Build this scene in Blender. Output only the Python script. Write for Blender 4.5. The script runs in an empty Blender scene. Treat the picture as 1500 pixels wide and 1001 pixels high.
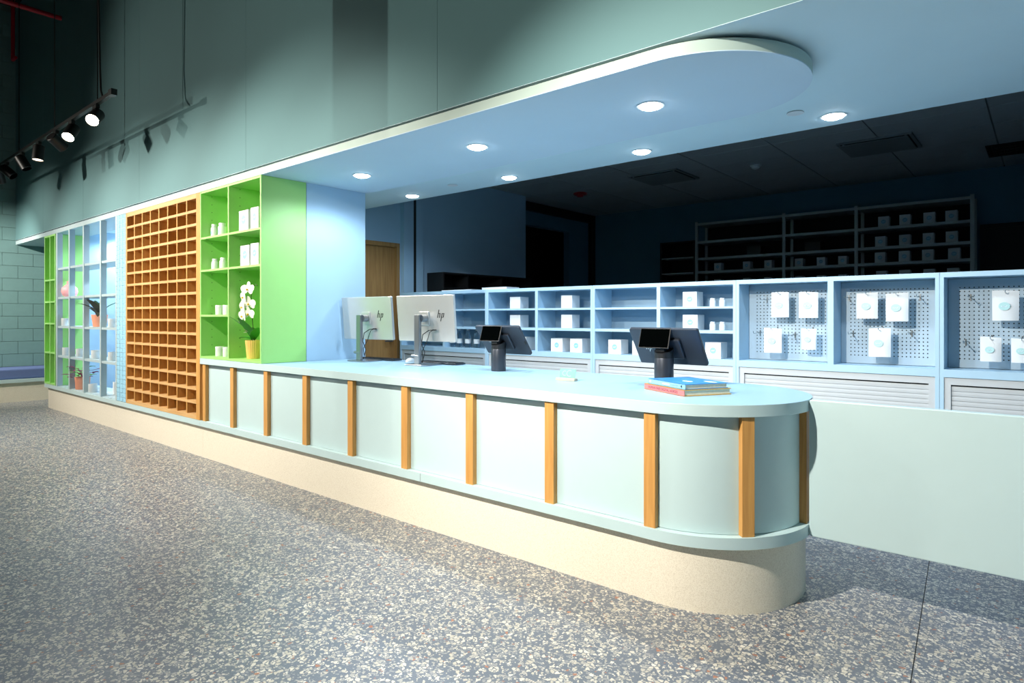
import bpy, math, random
from mathutils import Vector, Matrix
random.seed(7)
S = bpy.context.scene
COL = S.collection
PI = math.pi

# ------------------------------------------------------------------ camera
CAM_H = 1.293
cam = bpy.data.objects.new('camera', bpy.data.cameras.new('camera'))
COL.objects.link(cam); S.camera = cam
cam.data.sensor_width = 36; cam.data.lens = 22.2; cam.data.shift_y = -36.5 / 1500
cam.data.clip_start = .05; cam.data.clip_end = 100
YAW = math.radians(90 - 49.759)
cam.location = (0, 0, CAM_H); cam.rotation_euler = (PI / 2, 0, YAW)

# ------------------------------------------------------------------ world, exposure
W = bpy.data.worlds.new('world'); S.world = W; W.use_nodes = True
W.node_tree.nodes['Background'].inputs[0].default_value = (.55, .72, 1, 1)
W.node_tree.nodes['Background'].inputs[1].default_value = .0
S.view_settings.view_transform = 'Standard'; S.view_settings.look = 'None'
S.view_settings.exposure = 0; S.view_settings.gamma = 1
S.view_settings.use_curve_mapping = False

# ------------------------------------------------------------------ lights
def spot(name, loc, target, watts, col, angle=70, blend=.6, radius=.04):
    l = bpy.data.lights.new(name, 'SPOT'); l.energy = watts; l.color = col
    l.spot_size = math.radians(angle); l.spot_blend = blend; l.shadow_soft_size = radius
    o = bpy.data.objects.new(name, l); COL.objects.link(o); o.location = loc
    o.rotation_euler = (Vector(target) - Vector(loc)).to_track_quat('-Z', 'Y').to_euler()
    return o
def area(name, loc, target, watts, col, sx, sy):
    l = bpy.data.lights.new(name, 'AREA'); l.energy = watts; l.color = col
    l.shape = 'RECTANGLE'; l.size = sx; l.size_y = sy
    o = bpy.data.objects.new(name, l); COL.objects.link(o); o.location = loc
    o.rotation_euler = (Vector(target) - Vector(loc)).to_track_quat('-Z', 'Y').to_euler()
    return o
WARM = (1, .93, .82)
COOL = (.74, .87, 1)
FILL_COOL = (.62, .80, 1)
# the second track rail of the hall, out of the picture beside the camera
spot('hall_spot', (-1.9, .2, 3.12), (-1.05, 2.7, .5), 920, WARM, 90, .9, .03)
spot('hall_spot', (-3.7, .2, 3.12), (-3.5, 2.6, 1.3), 200, WARM, 74, .8, .03)
for x in (-5.2, -6.7, -8.2, -9.7):
    spot('hall_spot', (x, .2, 3.12), (x + .75, 2.6, 1.35), 390, WARM, 88, .85, .03)
spot('hall_spot', (-10.9, .2, 3.12), (-12.3, 2.5, 1.4), 650, WARM, 66, .8, .03)
spot('hall_spot', (-11.3, .2, 3.12), (-11.0, 2.6, 1.6), 260, WARM, 84, .85, .03)
# unseen fill lamps added to brighten the hall floor, pointing down
for x, y, w, c in ((-9.5, .2, 700, WARM), (-7.0, .3, 420, WARM), (-2.9, -.6, 90, FILL_COOL), (-.4, .2, 90, FILL_COOL), (-6, -3.8, 60, FILL_COOL), (-1.5, -3.8, 60, FILL_COOL)):
    spot('hall_floor_fill', (x, y, 5.9), (x, y, 0), w, c, 60, .9, .12)
# unseen lamp added to throw the added column's shadow band on the wall
spot('unseen_wall_spot', (-1.2, -3.5, 3.35), (-3.0, 2.56, 3.15), 420, WARM, 56, .9, .012)
spot('unseen_wall_spot', (-9.6, -2.6, 3.42), (-5.8, 2.56, 2.8), 420, WARM, 66, .85, .02)

# ------------------------------------------------------------------ mesh builder
ORIGIN = {}
class MB:
    def __init__(s): s.v = []; s.f = []; s.sm = []
    def add(s, v, f, smooth=False):
        o = len(s.v); s.v += [tuple(p) for p in v]
        for q in f: s.f.append(tuple(i + o for i in q)); s.sm.append(smooth)
        return s
    def box(s, x0, x1, y0, y1, z0, z1, M=None):
        v = [Vector((x, y, z)) for z in (z0, z1) for y in (y0, y1) for x in (x0, x1)]
        if M: v = [M @ p for p in v]
        return s.add(v, [(0, 2, 3, 1), (4, 5, 7, 6), (0, 1, 5, 4), (2, 6, 7, 3), (0, 4, 6, 2), (1, 3, 7, 5)])
    def prism(s, poly, z0, z1, smooth=False, M=None):
        n = len(poly)
        v = [Vector((p[0], p[1], z0)) for p in poly] + [Vector((p[0], p[1], z1)) for p in poly]
        if M: v = [M @ p for p in v]
        o = len(s.v); s.v += [tuple(p) for p in v]
        s.f.append(tuple(o + i for i in reversed(range(n)))); s.sm.append(False)
        s.f.append(tuple(o + n + i for i in range(n))); s.sm.append(False)
        for i in range(n):
            j = (i + 1) % n; s.f.append((o + i, o + j, o + n + j, o + n + i)); s.sm.append(smooth)
        return s
    def lathe(s, prof, n=20, c=(0, 0, 0), M=None, smooth=True):
        v = []
        for r, z in prof:
            for i in range(n):
                a = 2 * PI * i / n; v.append(Vector((c[0] + r * math.cos(a), c[1] + r * math.sin(a), c[2] + z)))
        if M: v = [M @ p for p in v]
        f = []
        for k in range(len(prof) - 1):
            for i in range(n):
                j = (i + 1) % n; f.append((k * n + i, k * n + j, (k + 1) * n + j, (k + 1) * n + i))
        s.add(v, f, smooth)
        o = len(s.v) - len(v); m = len(prof) - 1
        if prof[0][0] > 1e-5: s.f.append(tuple(o + i for i in reversed(range(n)))); s.sm.append(False)
        if prof[-1][0] > 1e-5: s.f.append(tuple(o + m * n + i for i in range(n))); s.sm.append(False)
        return s
    def tube(s, pts, r, n=8):
        pts = [Vector(p) for p in pts]; rings = []
        rr = r if isinstance(r, (list, tuple)) else [r] * len(pts)
        for i, p in enumerate(pts):
            d = (pts[min(i + 1, len(pts) - 1)] - pts[max(i - 1, 0)]).normalized()
            u = d.orthogonal() if i == 0 else (rings[-1][1] - d * rings[-1][1].dot(d))
            u.normalize(); w = d.cross(u); rings.append((p, u, w))
        v = []
        for k, (p, u, w) in enumerate(rings):
            for i in range(n):
                a = 2 * PI * i / n; v.append(p + rr[k] * (u * math.cos(a) + w * math.sin(a)))
        f = []
        for k in range(len(pts) - 1):
            for i in range(n):
                j = (i + 1) % n; f.append((k * n + i, k * n + j, (k + 1) * n + j, (k + 1) * n + i))
        s.add(v, f, True); o = len(s.v) - len(v); m = len(pts) - 1
        s.f.append(tuple(o + i for i in reversed(range(n)))); s.sm.append(False)
        s.f.append(tuple(o + m * n + i for i in range(n))); s.sm.append(False)
        return s
    def build(s, name, mat, parent=None, local=False, bevel=0, fix=False):
        """one mesh object; coordinates are world ones unless local"""
        og = Vector((0, 0, 0)) if (local or parent is None) else ORIGIN.get(parent.name, Vector((0, 0, 0)))
        me = bpy.data.meshes.new(name)
        me.from_pydata([Vector(p) - og for p in s.v], [], s.f)
        me.polygons.foreach_set('use_smooth', s.sm)
        me.update()
        if any(s.sm): me.set_sharp_from_angle(angle=math.radians(40))
        if fix:
            import bmesh
            b = bmesh.new(); b.from_mesh(me); bmesh.ops.recalc_face_normals(b, faces=b.faces); b.to_mesh(me); b.free()
        o = bpy.data.objects.new(name, me); COL.objects.link(o); me.materials.append(mat)
        if parent: o.parent = parent
        ORIGIN[o.name] = og
        if bevel:
            m = o.modifiers.new('bevel', 'BEVEL'); m.width = bevel; m.segments = 2; m.limit_method = 'ANGLE'
        return o
def thing(name, label, cat, loc=(0, 0, 0), rz=0, group=None):
    o = bpy.data.objects.new(name, None); o.empty_display_size = .05; COL.objects.link(o)
    o.location = loc; o.rotation_euler = (0, 0, rz); ORIGIN[o.name] = Vector(loc)
    return tag(o, label, cat, group)
def tag(o, label=None, cat=None, group=None, kind=None):
    if label: o['label'] = label
    if cat: o['category'] = cat
    if group: o['group'] = group
    if kind: o['kind'] = kind
    return o
def struct(o, label=None): return tag(o, label, None, None, 'structure')
def dup(root, loc, rz=None, label=None, group=None):
    c = root.copy(); COL.objects.link(c); c.location = loc
    if rz is not None: c.rotation_euler = (0, 0, rz)
    if label: c['label'] = label
    if group: c['group'] = group
    def rec(a, b):
        for ch in list(a.children):
            d = ch.copy(); COL.objects.link(d); d.parent = b; rec(ch, d)
    rec(root, c)
    return c

# pixel (1500x1001 frame) -> world, on a plane y=const or z=const
_a = math.radians(49.759)
_v = (-math.cos(_a), math.sin(_a)); _r = (math.sin(_a), math.cos(_a))
def _ray(px, py): return (_v[0] * 925 + _r[0] * (px - 750), _v[1] * 925 + _r[1] * (px - 750), -(py - 464.))
def XY(px, y):
    d = _ray(px, 464); return d[0] * y / d[1]
def ZY(px, py, y):
    d = _ray(px, py); return CAM_H + d[2] * y / d[1]
def PZ(px, py, z):
    d = _ray(px, py); k = (z - CAM_H) / d[2]; return (d[0] * k, d[1] * k)

# ------------------------------------------------------------------ materials
def lin(h):
    c = [int(h[i:i + 2], 16) / 255 for i in (0, 2, 4)]
    return tuple((x / 12.92 if x <= .04045 else ((x + .055) / 1.055) ** 2.4) for x in c) + (1,)
def mat(name, hexcol, rough=.5, metal=0, var=.06, nscale=14, bump=.0, bscale=200, spec=.5, coat=0):
    m = bpy.data.materials.new(name); m.use_nodes = True; nt = m.node_tree; N = nt.nodes; L = nt.links
    b = N['Principled BSDF']; b.inputs['Roughness'].default_value = rough; b.inputs['Metallic'].default_value = metal
    b.inputs['Specular IOR Level'].default_value = spec; b.inputs['Coat Weight'].default_value = coat
    tc = N.new('ShaderNodeTexCoord'); nz = N.new('ShaderNodeTexNoise'); nz.inputs['Scale'].default_value = nscale
    nz.inputs['Detail'].default_value = 3; L.new(tc.outputs['Object'], nz.inputs['Vector'])
    mx = N.new('ShaderNodeMix'); mx.data_type = 'RGBA'; c = lin(hexcol)
    mx.inputs['A'].default_value = tuple(x * (1 - var) for x in c[:3]) + (1,)
    mx.inputs['B'].default_value = tuple(min(1, x * (1 + var)) for x in c[:3]) + (1,)
    L.new(nz.outputs['Fac'], mx.inputs['Factor']); L.new(mx.outputs['Result'], b.inputs['Base Color'])
    if bump:
        n2 = N.new('ShaderNodeTexNoise'); n2.inputs['Scale'].default_value = bscale; L.new(tc.outputs['Object'], n2.inputs['Vector'])
        bp = N.new('ShaderNodeBump'); bp.inputs['Strength'].default_value = bump; bp.inputs['Distance'].default_value = .002
        L.new(n2.outputs['Fac'], bp.inputs['Height']); L.new(bp.outputs['Normal'], b.inputs['Normal'])
    return m
def wood(name, h1, h2, scale=(38, 38, 2.2), rough=.5):
    m = mat(name, h1, rough, bump=.08, bscale=90); nt = m.node_tree; N = nt.nodes; L = nt.links; b = N['Principled BSDF']
    tc = N.new('ShaderNodeTexCoord'); mp = N.new('ShaderNodeMapping'); mp.inputs['Scale'].default_value = scale
    nz = N.new('ShaderNodeTexNoise'); nz.inputs['Scale'].default_value = 1.6; nz.inputs['Detail'].default_value = 5; nz.inputs['Distortion'].default_value = .6
    oi = N.new('ShaderNodeObjectInfo'); ad = N.new('ShaderNodeVectorMath'); ad.operation = 'ADD'
    mul = N.new('ShaderNodeMath'); mul.operation = 'MULTIPLY'; mul.inputs[1].default_value = 40; L.new(oi.outputs['Random'], mul.inputs[0])
    L.new(tc.outputs['Object'], ad.inputs[0]); L.new(mul.outputs[0], ad.inputs[1]); L.new(ad.outputs[0], mp.inputs['Vector'])
    L.new(mp.outputs[0], nz.inputs['Vector'])
    cr = N.new('ShaderNodeValToRGB'); cr.color_ramp.elements[0].position = .3; cr.color_ramp.elements[1].position = .72
    cr.color_ramp.elements[0].color = lin(h2); cr.color_ramp.elements[1].color = lin(h1)
    L.new(nz.outputs['Fac'], cr.inputs['Fac']); L.new(cr.outputs['Color'], b.inputs['Base Color'])
    return m
def emit(name, col, strength):
    m = bpy.data.materials.new(name); m.use_nodes = True; b = m.node_tree.nodes['Principled BSDF']
    b.inputs['Base Color'].default_value = (1, 1, 1, 1); b.inputs['Emission Color'].default_value = tuple(col) + (1,)
    b.inputs['Emission Strength'].default_value = strength; return m
def terrazzo(name):
    m = bpy.data.materials.new(name); m.use_nodes = True; nt = m.node_tree; N = nt.nodes; L = nt.links; b = N['Principled BSDF']
    b.inputs['Roughness'].default_value = .42
    tc = N.new('ShaderNodeTexCoord')
    base = N.new('ShaderNodeTexNoise'); base.inputs['Scale'].default_value = 260; L.new(tc.outputs['Object'], base.inputs['Vector'])
    cb = N.new('ShaderNodeValToRGB'); cb.color_ramp.elements[0].position = .35; cb.color_ramp.elements[1].position = .7
    cb.color_ramp.elements[0].color = lin('545d69'); cb.color_ramp.elements[1].color = lin('6b737e'); L.new(base.outputs['Fac'], cb.inputs['Fac'])
    cur = cb.outputs['Color']
    for sc, thr, keep, seed in ((110, .13, .60, 3.1), (58, .14, .60, 0.)):
        wn = N.new('ShaderNodeTexNoise'); wn.inputs['Scale'].default_value = sc * 1.3; L.new(tc.outputs['Object'], wn.inputs['Vector'])
        wm = N.new('ShaderNodeVectorMath'); wm.operation = 'SCALE'; wm.inputs['Scale'].default_value = .55 / sc; L.new(wn.outputs['Color'], wm.inputs[0])
        mp = N.new('ShaderNodeVectorMath'); mp.operation = 'ADD'; L.new(tc.outputs['Object'], mp.inputs[0]); L.new(wm.outputs[0], mp.inputs[1])
        ve = N.new('ShaderNodeTexVoronoi'); ve.voronoi_dimensions = '2D'; ve.feature = 'DISTANCE_TO_EDGE'
        vc = N.new('ShaderNodeTexVoronoi'); vc.voronoi_dimensions = '2D'
        for q in (ve, vc): q.inputs['Scale'].default_value = sc; L.new(mp.outputs[0], q.inputs['Vector'])
        gt = N.new('ShaderNodeMath'); gt.operation = 'GREATER_THAN'; gt.inputs[1].default_value = thr; L.new(ve.outputs['Distance'], gt.inputs[0])
        sp = N.new('ShaderNodeSeparateColor'); L.new(vc.outputs['Color'], sp.inputs[0])
        kp = N.new('ShaderNodeMath'); kp.operation = 'GREATER_THAN'; kp.inputs[1].default_value = keep; L.new(sp.outputs[0], kp.inputs[0])
        an = N.new('ShaderNodeMath'); an.operation = 'MULTIPLY'; L.new(gt.outputs[0], an.inputs[0]); L.new(kp.outputs[0], an.inputs[1])
        cr = N.new('ShaderNodeValToRGB'); cr.color_ramp.interpolation = 'CONSTANT'; E = cr.color_ramp.elements
        E[0].position = 0; E[0].color = lin('c2bdb0'); E[1].position = .3; E[1].color = lin('b1ac9f')
        for p, h in ((.55, '9a9994'), (.72, '858789'), (.9, 'cbc7bc'), (.972, '9a6a52')):
            e = E.new(p); e.color = lin(h)
        L.new(sp.outputs[1], cr.inputs['Fac'])
        mx = N.new('ShaderNodeMix'); mx.data_type = 'RGBA'; L.new(an.outputs[0], mx.inputs['Factor']); L.new(cur, mx.inputs['A']); L.new(cr.outputs['Color'], mx.inputs['B'])
        cur = mx.outputs['Result']
    L.new(cur, b.inputs['Base Color'])
    return m
def speckle(name, h, h2, scale=420, rough=.55):
    m = mat(name, h, rough); nt = m.node_tree; N = nt.nodes; L = nt.links; b = N['Principled BSDF']
    tc = N.new('ShaderNodeTexCoord'); v = N.new('ShaderNodeTexVoronoi'); v.inputs['Scale'].default_value = scale; L.new(tc.outputs['Object'], v.inputs['Vector'])
    sp = N.new('ShaderNodeSeparateColor'); L.new(v.outputs['Color'], sp.inputs[0])
    cr = N.new('ShaderNodeValToRGB'); cr.color_ramp.elements[0].position = .1; cr.color_ramp.elements[1].position = .5
    cr.color_ramp.elements[0].color = lin(h2); cr.color_ramp.elements[1].color = lin(h)
    L.new(sp.outputs[0], cr.inputs['Fac']); L.new(cr.outputs['Color'], b.inputs['Base Color']); return m
def glass(name, tint=(.85, .95, 1, 1), rough=.03):
    m = bpy.data.materials.new(name); m.use_nodes = True; b = m.node_tree.nodes['Principled BSDF']
    b.inputs['Base Color'].default_value = tint; b.inputs['Roughness'].default_value = rough
    b.inputs['Transmission Weight'].default_value = 1; b.inputs['IOR'].default_value = 1.35; return m

M = dict(
    floor=terrazzo('terrazzo'), plinth=speckle('plinth_stone', 'ece5d4', 'd9d0bd'),
    mint=mat('mint_laminate', 'bdd5d8', .42, var=.02), top=mat('worktop_cool_lit', '9ac0d6', .4, var=.02),  # worktop is the mint laminate with cool downlight put into its colour
    upper=mat('teal_wall_paint', '5f868a', .72, var=.05, nscale=2.2), block=mat('teal_block_paint', '6f9394', .7, var=.06, bump=.5, bscale=120),
    panelblue=mat('blue_panel_shaded', 'c6dbea', .75, var=.03, nscale=3), soffit=mat('blue_soffit_lit', 'cfe7f0', .75, var=.03, nscale=3), blue=mat('blue_wall_paint', 'a9cae2', .65, var=.03, nscale=3),  # soffit tinted lighter than the panel to stand in for its brighter light
    blueshade=mat('blue_wall_paint_shaded', '5f8ea6', .75, var=.05, nscale=3), ovedge=mat('oval_edge_paint', 'adc1ba', .6, var=.03),  # darker copy of the blue wall paint; back room shade is in the colour
    unit=mat('blue_cabinet_laminate', 'a9cbe2', .45, var=.03), unitback=mat('blue_cabinet_back_shaded', '83a4bb', .5, var=.03),  # cabinet back is a darker blue, cubby shade put into its colour
    peg=mat('pegboard_panel', 'a6bccb', .5, var=.03), slat=mat('grey_tambour', 'bcc3c8', .45, var=.04),
    dark=mat('black_gap', '14181a', .8), black=mat('black_plastic', '15171a', .4), blackmetal=mat('black_metal', '121314', .45, metal=.3),
    oak=wood('oak_post', 'd3a05a', 'bd8846'), oakh=wood('oak_rail', 'd9b27c', 'c69a62', scale=(2.2, 38, 38)), oakback=wood('oak_back_shaded', '82602f', '6b4c24'),  # back panel oak darkened, shade inside the cells put into its colour
    doorw=wood('oak_door', 'b48a55', '9a7142', scale=(22, 22, 1.6)),
    green=mat('green_laminate', 'a0db7e', .45, var=.03), greenedge=mat('green_laminate_edge', 'a9dc74', .45, var=.03),
    frame=mat('white_frame_laminate', 'b0c3c8', .45, var=.02), tile=mat('sky_mosaic_tile', 'a3d8f2', .2, var=.12, nscale=55), grout=mat('tile_grout', 'dbe9ee', .8),
    white=mat('white_card', 'dde2e5', .55, var=.02), whitep=mat('white_plastic', 'dee3e4', .3, var=.02), paper=mat('white_paper', 'd8dfe4', .7, var=.03, bump=.3, bscale=30),
    logo=mat('logo_blue', '8cc3da', .5, var=.1), logol=mat('logo_light', 'd3eaf3', .5), teal=mat('logo_teal', 'b2dcdf', .55, var=.08),
    silver=mat('silver_plastic', 'cdcdca', .28, metal=.55, var=.03), steel=mat('steel', '9aa0a6', .3, metal=.9), chrome=mat('chrome_wire', 'b5bcc0', .25, metal=1),
    graphite=mat('graphite_shell', '3d434d', .35, metal=.5, var=.03), screen=mat('screen_glass', '020303', .5, spec=0), cable=mat('cable', '101214', .5),
    cushion=mat('blue_cushion', '5f73a4', .85, bump=.4), pink=mat('pink_book', 'dd7a7a', .5), bluebook=mat('blue_book', '3f93dd', .4, var=.25, nscale=7),
    spineblue=mat('blue_spine', '8ccbf2', .45), pages=mat('book_pages', 'dcdcc8', .8, var=.12, nscale=90), ochre=mat('ochre_cover', 'd3a94a', .5), ink=mat('ink', '3a2440', .6),
    inkblack=mat('ink_black', '141414', .6), cardprint=mat('card_print_ink', '93cdb6', .5), card=mat('mint_card', '6db598', .5), cardbase=mat('card_base', 'b9b09a', .5),
    terracotta=mat('peach_ceramic', 'eda183', .6), vase=mat('pink_ceramic', 'f2aeb0', .45), pot=mat('yellow_ceramic', 'e9bd6a', .5, var=.06),
    leaf=mat('orchid_leaf', '2f8f2a', .35, var=.2), petal=mat('orchid_petal', 'f7f6ee', .5, var=.03), yellow=mat('orchid_lip', 'e6b62e', .5), stem=mat('orchid_stem', '2d3a1a', .6), root=mat('aerial_root', 'c9c4ae', .7),
    darkleaf=mat('dark_leaf', '3c3a2e', .45, var=.3), stripeleaf=mat('striped_leaf', '7da56a', .45, var=.4, nscale=60), purple=mat('purple_leaf', '8f2a62', .5, var=.35, nscale=40), greenleaf=mat('small_green_leaf', '6fa64a', .5, var=.25), soil=mat('soil', '3a2a1e', .9),
    red=mat('red_pipe_paint', 'b3122a', .5), redsig=mat('red_device', 'a01220', .4), ceilblack=mat('black_ceiling', '0b0d0d', .9), hallwall=mat('hall_wall_paint', '6f8683', .8), tileceil=mat('ceiling_tile', 'adb4b9', .85, bump=.3, bscale=300), gridm=mat('ceiling_grid', '7c858a', .6),
    metalrack=mat('rack_metal', 'b4bdbe', .5, metal=.3), blackboard=mat('black_shelf_board', '17191b', .6), bwall=mat('white_ceiling_disc', 'd7dfe4', .5), glass=glass('clear_glass'), water=glass('bottle_glass', (.8, .93, 1, 1)),
    lens=emit('downlight_lens', (.86, .94, 1), 30), warmlens=emit('spot_lens', (1, .86, .62), 60), dimlens=emit('dim_spot_lens', (1, .86, .62), 2.5), trimw=mat('downlight_trim', 'e6eef2', .4),
)

# ------------------------------------------------------------------ key dimensions (metres)
YF, YB = 2.565, 3.595            # counter front and back
CX, RAD = -1.345, .515           # centre of the rounded end
YM = (YF + YB) / 2
Z_LEDGE0, Z_LEDGE1, Z_TOP0, Z_TOP1 = .291, .342, .860, .913
Z_OV0, Z_OV1, Z_SOF = 2.433, 2.49, 2.507
X_L, X_DISP0, X_DISP1, X_TILE1, X_WOOD1, X_GREEN1 = -10.904, -10.386, -8.03, -7.748, -5.915, -4.806
X_FAR, X_WALLD, Y_BACK, Z_CEIL = -12.5, -6.0, 9.66, 3.11
Y_SOF1, YS = 4.37, 4.80
def stadium(x0, inset, n=40, xs=None, ys=2.968):
    """outline of the counter; left of xs it is only as deep as the tall shelving"""
    r = RAD - inset
    p = [(x0, YM + r), (x0, YM - r)] if xs is None else [(xs, YM + r), (xs, ys), (x0, ys), (x0, YM - r)]
    for i in range(n + 1):
        a = -PI / 2 + PI * i / n; p.append((CX + r * math.cos(a), YM + r * math.sin(a)))
    return p

# ------------------------------------------------------------------ the setting
fl = struct(MB().box(-13, 1.2, -7.2, 10, -.05, 0).build('floor', M['floor']), 'blue-grey terrazzo floor with cream chips')
j0, j1 = PZ(1361.7, 820, 0), PZ(1334, 1000, 0)
d = (Vector(j1) - Vector(j0)).normalized(); nn = Vector((-d.y, d.x)) * .0018
a0 = Vector(j0) - d * 1.2; a1 = Vector(j1) + d * 2
MB().prism([(a0 + nn)[:], (a0 - nn)[:], (a1 - nn)[:], (a1 + nn)[:]], .0, .0006).build('floor_joint', M['dark'], fl, fix=True)

# upper wall over the counter, in boards with fine joints
wu = MB().box(X_FAR, 1.2, YF + .02, YF + .12, Z_SOF + .0, 6.2).build('wall_front', M['upper']); struct(wu, 'tall teal painted upper wall above the counter')
seams = [X_FAR, -10.972, -9.2, -7.363, -5.056, -2.75, -.4, 1.2]
for a, b in zip(seams[:-1], seams[1:]):
    MB().box(a + .0012, b - .0012, YF, YF + .02, Z_SOF, 6.2).build('wall_board', M['upper'], wu)
# blue soffit over the counter and the service aisle
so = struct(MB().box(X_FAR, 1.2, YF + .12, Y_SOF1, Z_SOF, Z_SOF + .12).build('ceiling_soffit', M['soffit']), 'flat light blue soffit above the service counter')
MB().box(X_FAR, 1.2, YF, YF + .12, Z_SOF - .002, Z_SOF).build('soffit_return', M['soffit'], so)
struct(MB().box(X_WALLD - .1, 1.2, Y_SOF1 - .1, Y_SOF1, Z_SOF + .12, Z_CEIL + .1).build('wall_bulkhead', M['blueshade']))
# dropped rounded panel that mirrors the counter
ov = thing('dropped_ceiling_panel', 'light blue dropped ceiling panel with rounded end above the counter', 'ceiling panel', (CX, YM, Z_OV0)); 
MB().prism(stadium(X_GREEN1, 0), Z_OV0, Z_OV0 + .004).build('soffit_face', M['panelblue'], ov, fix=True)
MB().prism(stadium(X_GREEN1, 0), Z_OV0 + .004, Z_OV1, smooth=True).build('edge_band', M['ovedge'], ov, fix=True)
MB().prism(stadium(X_GREEN1, .03), Z_OV1, Z_SOF - .001, smooth=True).build('shadow_gap', M['dark'], ov, fix=True)
# header strip over the shelving
hd = thing('shelving_header', 'pale header strip running above the tall shelving', 'trim board', (-8, YF, Z_OV0))
MB().box(X_L - 1.6, X_WOOD1, YF, 2.97, Z_OV0, Z_OV1).build('header_board', M['frame'], hd)
MB().box(X_WOOD1 + .002, X_GREEN1, YF, 2.97, Z_OV0, Z_OV1).build('header_board', M['ovedge'], hd)
MB().box(X_L - 1.6, X_GREEN1, YF + .03, 2.97, Z_OV1, Z_SOF - .001).build('shadow_gap', M['dark'], hd)
# far end wall of painted blocks
wl = struct(MB().box(X_FAR - .2, X_FAR - .012, -7.2, 3.3, 0, 6.2).build('wall_left', M['hallwall']), 'teal painted concrete block wall')
bm_ = MB().box(0, .012, .0025, .3955, .0025, .1975).build('concrete_block', M['block'], wl); bm_.location = (X_FAR - .012, 1.2, .2)
BW, BH = .398, .2
first = True
for r_ in range(0, 29):
    for k in range(0, 6):
        y = 1.0 + k * BW + (BW / 2 if r_ % 2 else 0)
        if y + BW > 3.4: continue
        if first: o = bm_; first = False
        else: o = bm_.copy(); COL.objects.link(o); o.parent = wl
        o.location = (X_FAR - .012, y, .3 + r_ * BH)
struct(MB().box(X_FAR, -10.44, 3.3, 3.4, 0, Z_SOF).build('wall_alcove', M['upper']))
struct(MB().box(-10.46, -10.40, 2.97, 3.4, 0, Z_SOF).build('wall_partition_end', M['blue']))
struct(MB().box(X_FAR - .2, X_FAR + .07, 3.4, 4.2, 0, Z_SOF).build('wall_corridor_end', M['blue']))
struct(MB().box(X_FAR, X_WALLD - .1, 4.05, 4.15, 0, Z_SOF).build('wall_corridor', M['blue']))
# back-of-house walls
wd = struct(MB().box(X_WALLD - .12, X_WALLD, 3.98, 4.03, 0, Z_CEIL).box(X_WALLD - .12, X_WALLD, 4.03, 4.97, 2.18, Z_CEIL).box(X_WALLD - .12, X_WALLD, 4.97, 7.41, 0, Z_CEIL).build('wall_door_side', M['blue']))
struct(MB().box(-6.40, -6.28, 7.3, 7.5, 0, Z_CEIL).box(-6.40, -6.28, 7.5, 8.95, 2.75, Z_CEIL).box(-6.40, -6.28, 8.95, Y_BACK, 0, Z_CEIL).build('wall_recess_side', M['blueshade']))
struct(MB().box(-7.5, -7.4, 7.3, Y_BACK, 0, Z_CEIL).build('wall_dark_room', M['dark']))
struct(MB().box(-6.5, 1.2, Y_BACK, Y_BACK + .1, 0, Z_CEIL).build('wall_back', M['blueshade']), 'blue back room wall coloured darker for shade')
struct(MB().box(.95, 1.05, 2.7, Y_BACK, 0, Z_CEIL).build('wall_right', M['blueshade']))
struct(MB().box(.45, .95, 2.70, 3.5, 0, Z_SOF).build('wall_pier', M['blue']))
# partition between green shelf and worktop corridor
struct(MB().box(-4.90, X_GREEN1, 2.972, 3.579, 0, Z_OV0).build('wall_partition', M['blue']), 'light blue partition beside the green shelf')
# hall shell behind the camera
struct(MB().box(-13, 1.2, -7.3, -7.2, 0, 6.2).build('wall_hall_back', M['hallwall']))
struct(MB().box(1.05, 1.2, -7.2, 2.69, 0, 6.2).build('wall_hall_right', M['hallwall']))
struct(MB().box(-13, 1.2, -7.3, 2.8, 6.2, 6.3).build('ceiling_hall', M['ceilblack']), 'black open hall ceiling')
struct(MB().box(-2.46, -2.24, -.58, -.36, 0, 6.2).build('wall_shadow_caster', M['hallwall']), 'unseen square column added for the shadow band on the wall')  # added out of view to cast the dark band on the upper wall
# tiled ceiling of the back room
ce = struct(MB().box(-7.5, 1.1, Y_SOF1, Y_BACK, Z_CEIL + .012, Z_CEIL + .1).build('ceiling', M['gridm']), 'dim suspended tile ceiling of the back room')
tl = None
TX, TY = .915, .61
gx0, gy0 = -.387 - .915 * 8, 4.40
for i in range(10):
    for j in range(9):
        x, y = gx0 + i * TX, gy0 + j * TY
        if x < -7.8 or x + TX > 1.1 or y + TY > Y_BACK + .4: continue
        if tl is None: o = tl = MB().box(.007, TX - .007, .007, min(TY, 5) - .007, 0, .012).build('ceiling_tile', M['tileceil'], ce)
        else: o = tl.copy(); COL.objects.link(o); o.parent = ce
        o.location = (x, y, Z_CEIL)

# door in the side wall
dr = struct(MB().box(X_WALLD - .07, X_WALLD - .03, 4.08, 4.92, .01, 2.13).build('door_1', M['doorw']), 'oak veneer door with oak frame')
for y0, y1, z0, z1 in ((4.03, 4.08, 0, 2.18), (4.92, 4.97, 0, 2.18), (4.08, 4.92, 2.13, 2.18)):
    MB().box(X_WALLD - .1, X_WALLD + .012, y0, y1, z0, z1).build('door_frame', M['doorw'], dr, bevel=.003)
hb = MB().tube([(X_WALLD - .03, 4.85, 1.0), (X_WALLD + .02, 4.85, 1.0), (X_WALLD + .02, 4.74, 1.0)], .009).build('door_handle', M['steel'], dr)
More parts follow.
